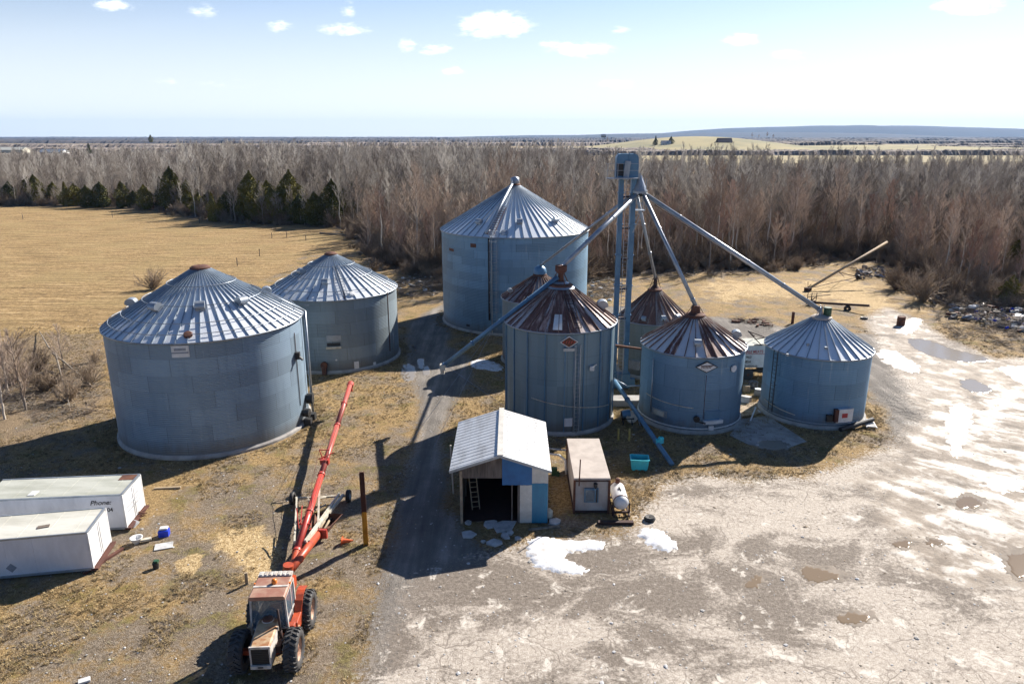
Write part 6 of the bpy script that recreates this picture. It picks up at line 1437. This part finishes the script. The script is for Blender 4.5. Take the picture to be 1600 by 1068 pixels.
house('farm_barn','brown barn on the pasture hill at the right','barn',1131,228,1180,22,14,6,6,bw,mat('brown roof',(.20,.13,.11),.8)); house('farmhouse','pale roofed farmhouse between two dark conifers on the pasture hill','house',1040,228,1180,14,10,4,4,M['white'],rw); house('farm_shed','low dark shed with a blue roof on the pasture hill','shed',1076,229,1190,20,10,3,3,bw,bl); house('farm_shed','tiny white shed right of the blue roofed shed','shed',1092,229,1190,8,8,4,2,M['white'],M['white'],dark=False)
house('farm_barn','tiny grey barn on the skyline left of the pasture hill','barn',943,215,1600,10,8,4,3,rw,bl); house('farm_barn','long pale barn at the far left horizon','barn',12,242,900,48,16,6,3,M['white_frame'],M['trailer_roof_pale']); house('farm_barn','blue white roofed barn behind the left trees','barn',85,243,860,26,14,4,3,M['white'],M['steel']); house('farm_barn','small white shed right of the blue white barn','shed',100,243,880,9,10,4,2,M['white'],M['white_frame'],dark=False)
for px,py,y,k,s,lb in ((1024,229,1185,2,1.6,'dark conifer left of the farmhouse on the hill'),(1048,228,1185,0,1.5,'dark conifer right of the farmhouse on the hill'),(140,240,720,2,1.0,'small dark conifer among the left far trees'),(236,222,1400,0,1.4,'dark conifer on the left skyline')):
    p=atY(px,py,y); e=put_tree(k,p.x,y,s,1,lb,None,'conifer','conifer',ps=ev); e.location.z=max(0,p.z-1)
for px,y,s,z in ((939,1560,1.2,6),(1150,1500,.8,20),(1172,1500,.9,20),(1181,1500,.7,19),(1160,1500,.6,20)):
    x=(px-800)/F*y*1.03; e=put_tree(0,x,y,s,px,'bare tree silhouetted on the skyline of the pasture hill','bare trees on the skyline',ps=bp_); e.location.z=z-4
EXPO=1.15
# ============================================================ CAMERA / LIGHT
cd=bpy.data.cameras.new('cam'); cam=bpy.data.objects.new('camera',cd); C.objects.link(cam)
cam.location=CAM; cam.rotation_euler=(math.pi/2-TH,0,0); cd.lens=F/1600*36; cd.sensor_width=36; cd.clip_end=40000; cd.clip_start=.5
bpy.context.scene.camera=cam
sl=bpy.data.lights.new('sun','SUN'); so=bpy.data.objects.new('sun',sl); C.objects.link(so)
sl.energy=5.0; sl.angle=R_(.5); sl.color=(1,.93,.84)
sd=Vector((math.sin(SUN_AZ)*math.cos(SUN_EL),math.cos(SUN_AZ)*math.cos(SUN_EL),math.sin(SUN_EL)))
so.rotation_euler=sd.to_track_quat('Z','Y').to_euler()
w=bpy.data.worlds.new('World'); bpy.context.scene.world=w; w.use_nodes=True
t=w.node_tree; q=NB(t); bg=t.nodes['Background']
sky=q.n('ShaderNodeTexSky'); sky.sky_type='NISHITA'; sky.sun_disc=False; sky.sun_elevation=SUN_EL; sky.sun_rotation=SUN_AZ
sky.air_density=1.0; sky.dust_density=.3; sky.ozone_density=1.5; sky.altitude=200
g=q.n('ShaderNodeTexCoord').outputs['Generated']; sp=q.n('ShaderNodeSeparateXYZ'); q.l(g,sp.inputs[0])
yy=q.math('MAXIMUM',sp.outputs[1],.05); u=q.math('DIVIDE',sp.outputs[0],yy); v=q.math('DIVIDE',sp.outputs[2],yy)
cv=q.n('ShaderNodeCombineXYZ'); q.l(u,cv.inputs[0]); q.l(v,cv.inputs[1])
nz=q.noise(q.mapv(cv.outputs[0],(16,48,1)),1.0,8,.62); nz2=q.noise(q.mapv(cv.outputs[0],(60,140,1)),1.0,6,.6)
tot=None
for px,py,wx,wy,s in ((772,40,52,18,1.0),(908,78,44,10,.95),(968,131,28,7,.9),(1160,61,26,8,.85),(1516,10,50,11,1.0),(437,41,17,9,.6),(678,77,24,7,.85),(637,72,14,9,.7),(538,47,34,9,.6),(708,110,16,6,.8),(1235,86,24,6,.5),(968,47,14,5,.5),(320,18,20,8,.35),(860,70,16,5,.5),(543,16,10,11,.45),(175,8,26,8,.8),(260,126,20,5,.4),(360,131,40,5,.4),(210,14,14,5,.3)):
    r=ray(px,py); u0=r.x/r.y; v0=r.z/r.y; a=wx/F*1.25; b=wy/F*1.3
    du=q.math('DIVIDE',q.math('SUBTRACT',u,u0),a); dv=q.math('DIVIDE',q.math('SUBTRACT',v,v0),b)
    e=q.math('MULTIPLY',q.math('SUBTRACT',1.0,q.math('ADD',q.math('MULTIPLY',du,du),q.math('MULTIPLY',dv,dv))),s)
    tot=e if tot is None else q.math('MAXIMUM',tot,e)
cl=q.math('ADD',tot,q.math('MULTIPLY',q.math('SUBTRACT',nz,.5),2.6)); cl=q.math('ADD',cl,q.math('MULTIPLY',q.math('SUBTRACT',nz2,.5),2.4))
cl=q.math('MULTIPLY',q.sstep(cl,.0,1.5),q.sstep(tot,-.3,.6))
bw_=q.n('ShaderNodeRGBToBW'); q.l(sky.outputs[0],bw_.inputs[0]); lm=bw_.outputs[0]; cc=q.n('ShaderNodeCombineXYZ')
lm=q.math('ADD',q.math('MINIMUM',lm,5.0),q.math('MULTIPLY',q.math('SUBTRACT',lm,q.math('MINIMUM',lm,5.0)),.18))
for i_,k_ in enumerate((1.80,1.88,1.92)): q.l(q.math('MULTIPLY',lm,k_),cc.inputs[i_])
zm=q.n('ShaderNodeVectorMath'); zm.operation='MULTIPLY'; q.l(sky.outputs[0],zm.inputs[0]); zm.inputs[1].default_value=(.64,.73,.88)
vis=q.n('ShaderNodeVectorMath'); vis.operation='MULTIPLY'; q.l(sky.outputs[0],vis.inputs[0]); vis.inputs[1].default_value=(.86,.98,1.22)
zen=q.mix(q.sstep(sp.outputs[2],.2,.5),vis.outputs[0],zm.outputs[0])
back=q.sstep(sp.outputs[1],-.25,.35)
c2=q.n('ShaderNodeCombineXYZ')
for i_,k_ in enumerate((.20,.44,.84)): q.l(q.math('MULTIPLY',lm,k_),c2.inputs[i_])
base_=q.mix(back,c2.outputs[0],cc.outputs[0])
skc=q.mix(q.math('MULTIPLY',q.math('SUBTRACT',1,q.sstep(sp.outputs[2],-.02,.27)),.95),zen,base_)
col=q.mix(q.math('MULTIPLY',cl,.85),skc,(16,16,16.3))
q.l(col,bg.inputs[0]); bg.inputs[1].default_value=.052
w.cycles.sampling_method='MANUAL'; w.cycles.sample_map_resolution=512
sc=bpy.context.scene; sc.view_settings.view_transform='Standard'; sc.view_settings.look='None'; sc.view_settings.exposure=EXPO
sc.cycles.max_bounces=6; sc.cycles.transparent_max_bounces=12; sc.cycles.volume_bounces=0
sc.cycles.use_adaptive_sampling=True; sc.cycles.adaptive_threshold=.025
try: sc.cycles.use_denoising=True
except Exception: pass
USE_HAZE=True
if USE_HAZE:
    hb=MB().box((0,6000,9.5),(34000,14000,0)) if 0 else None
    m,t,b=nt('air haze'); t.nodes.remove(b); pv=t.nodes.new('ShaderNodeVolumePrincipled'); pv.inputs['Color'].default_value=(.32,.58,1,1); pv.inputs['Density'].default_value=.00004; pv.inputs['Anisotropy'].default_value=.0
    t.links.new(pv.outputs[0],t.nodes['Material Output'].inputs['Volume'])
    mb=MB(); mb.box((0,6000,(300-1.5)/2),(26000,14000,301.5)); o=mb.build('haze',m); tag(o,kind='stuff')
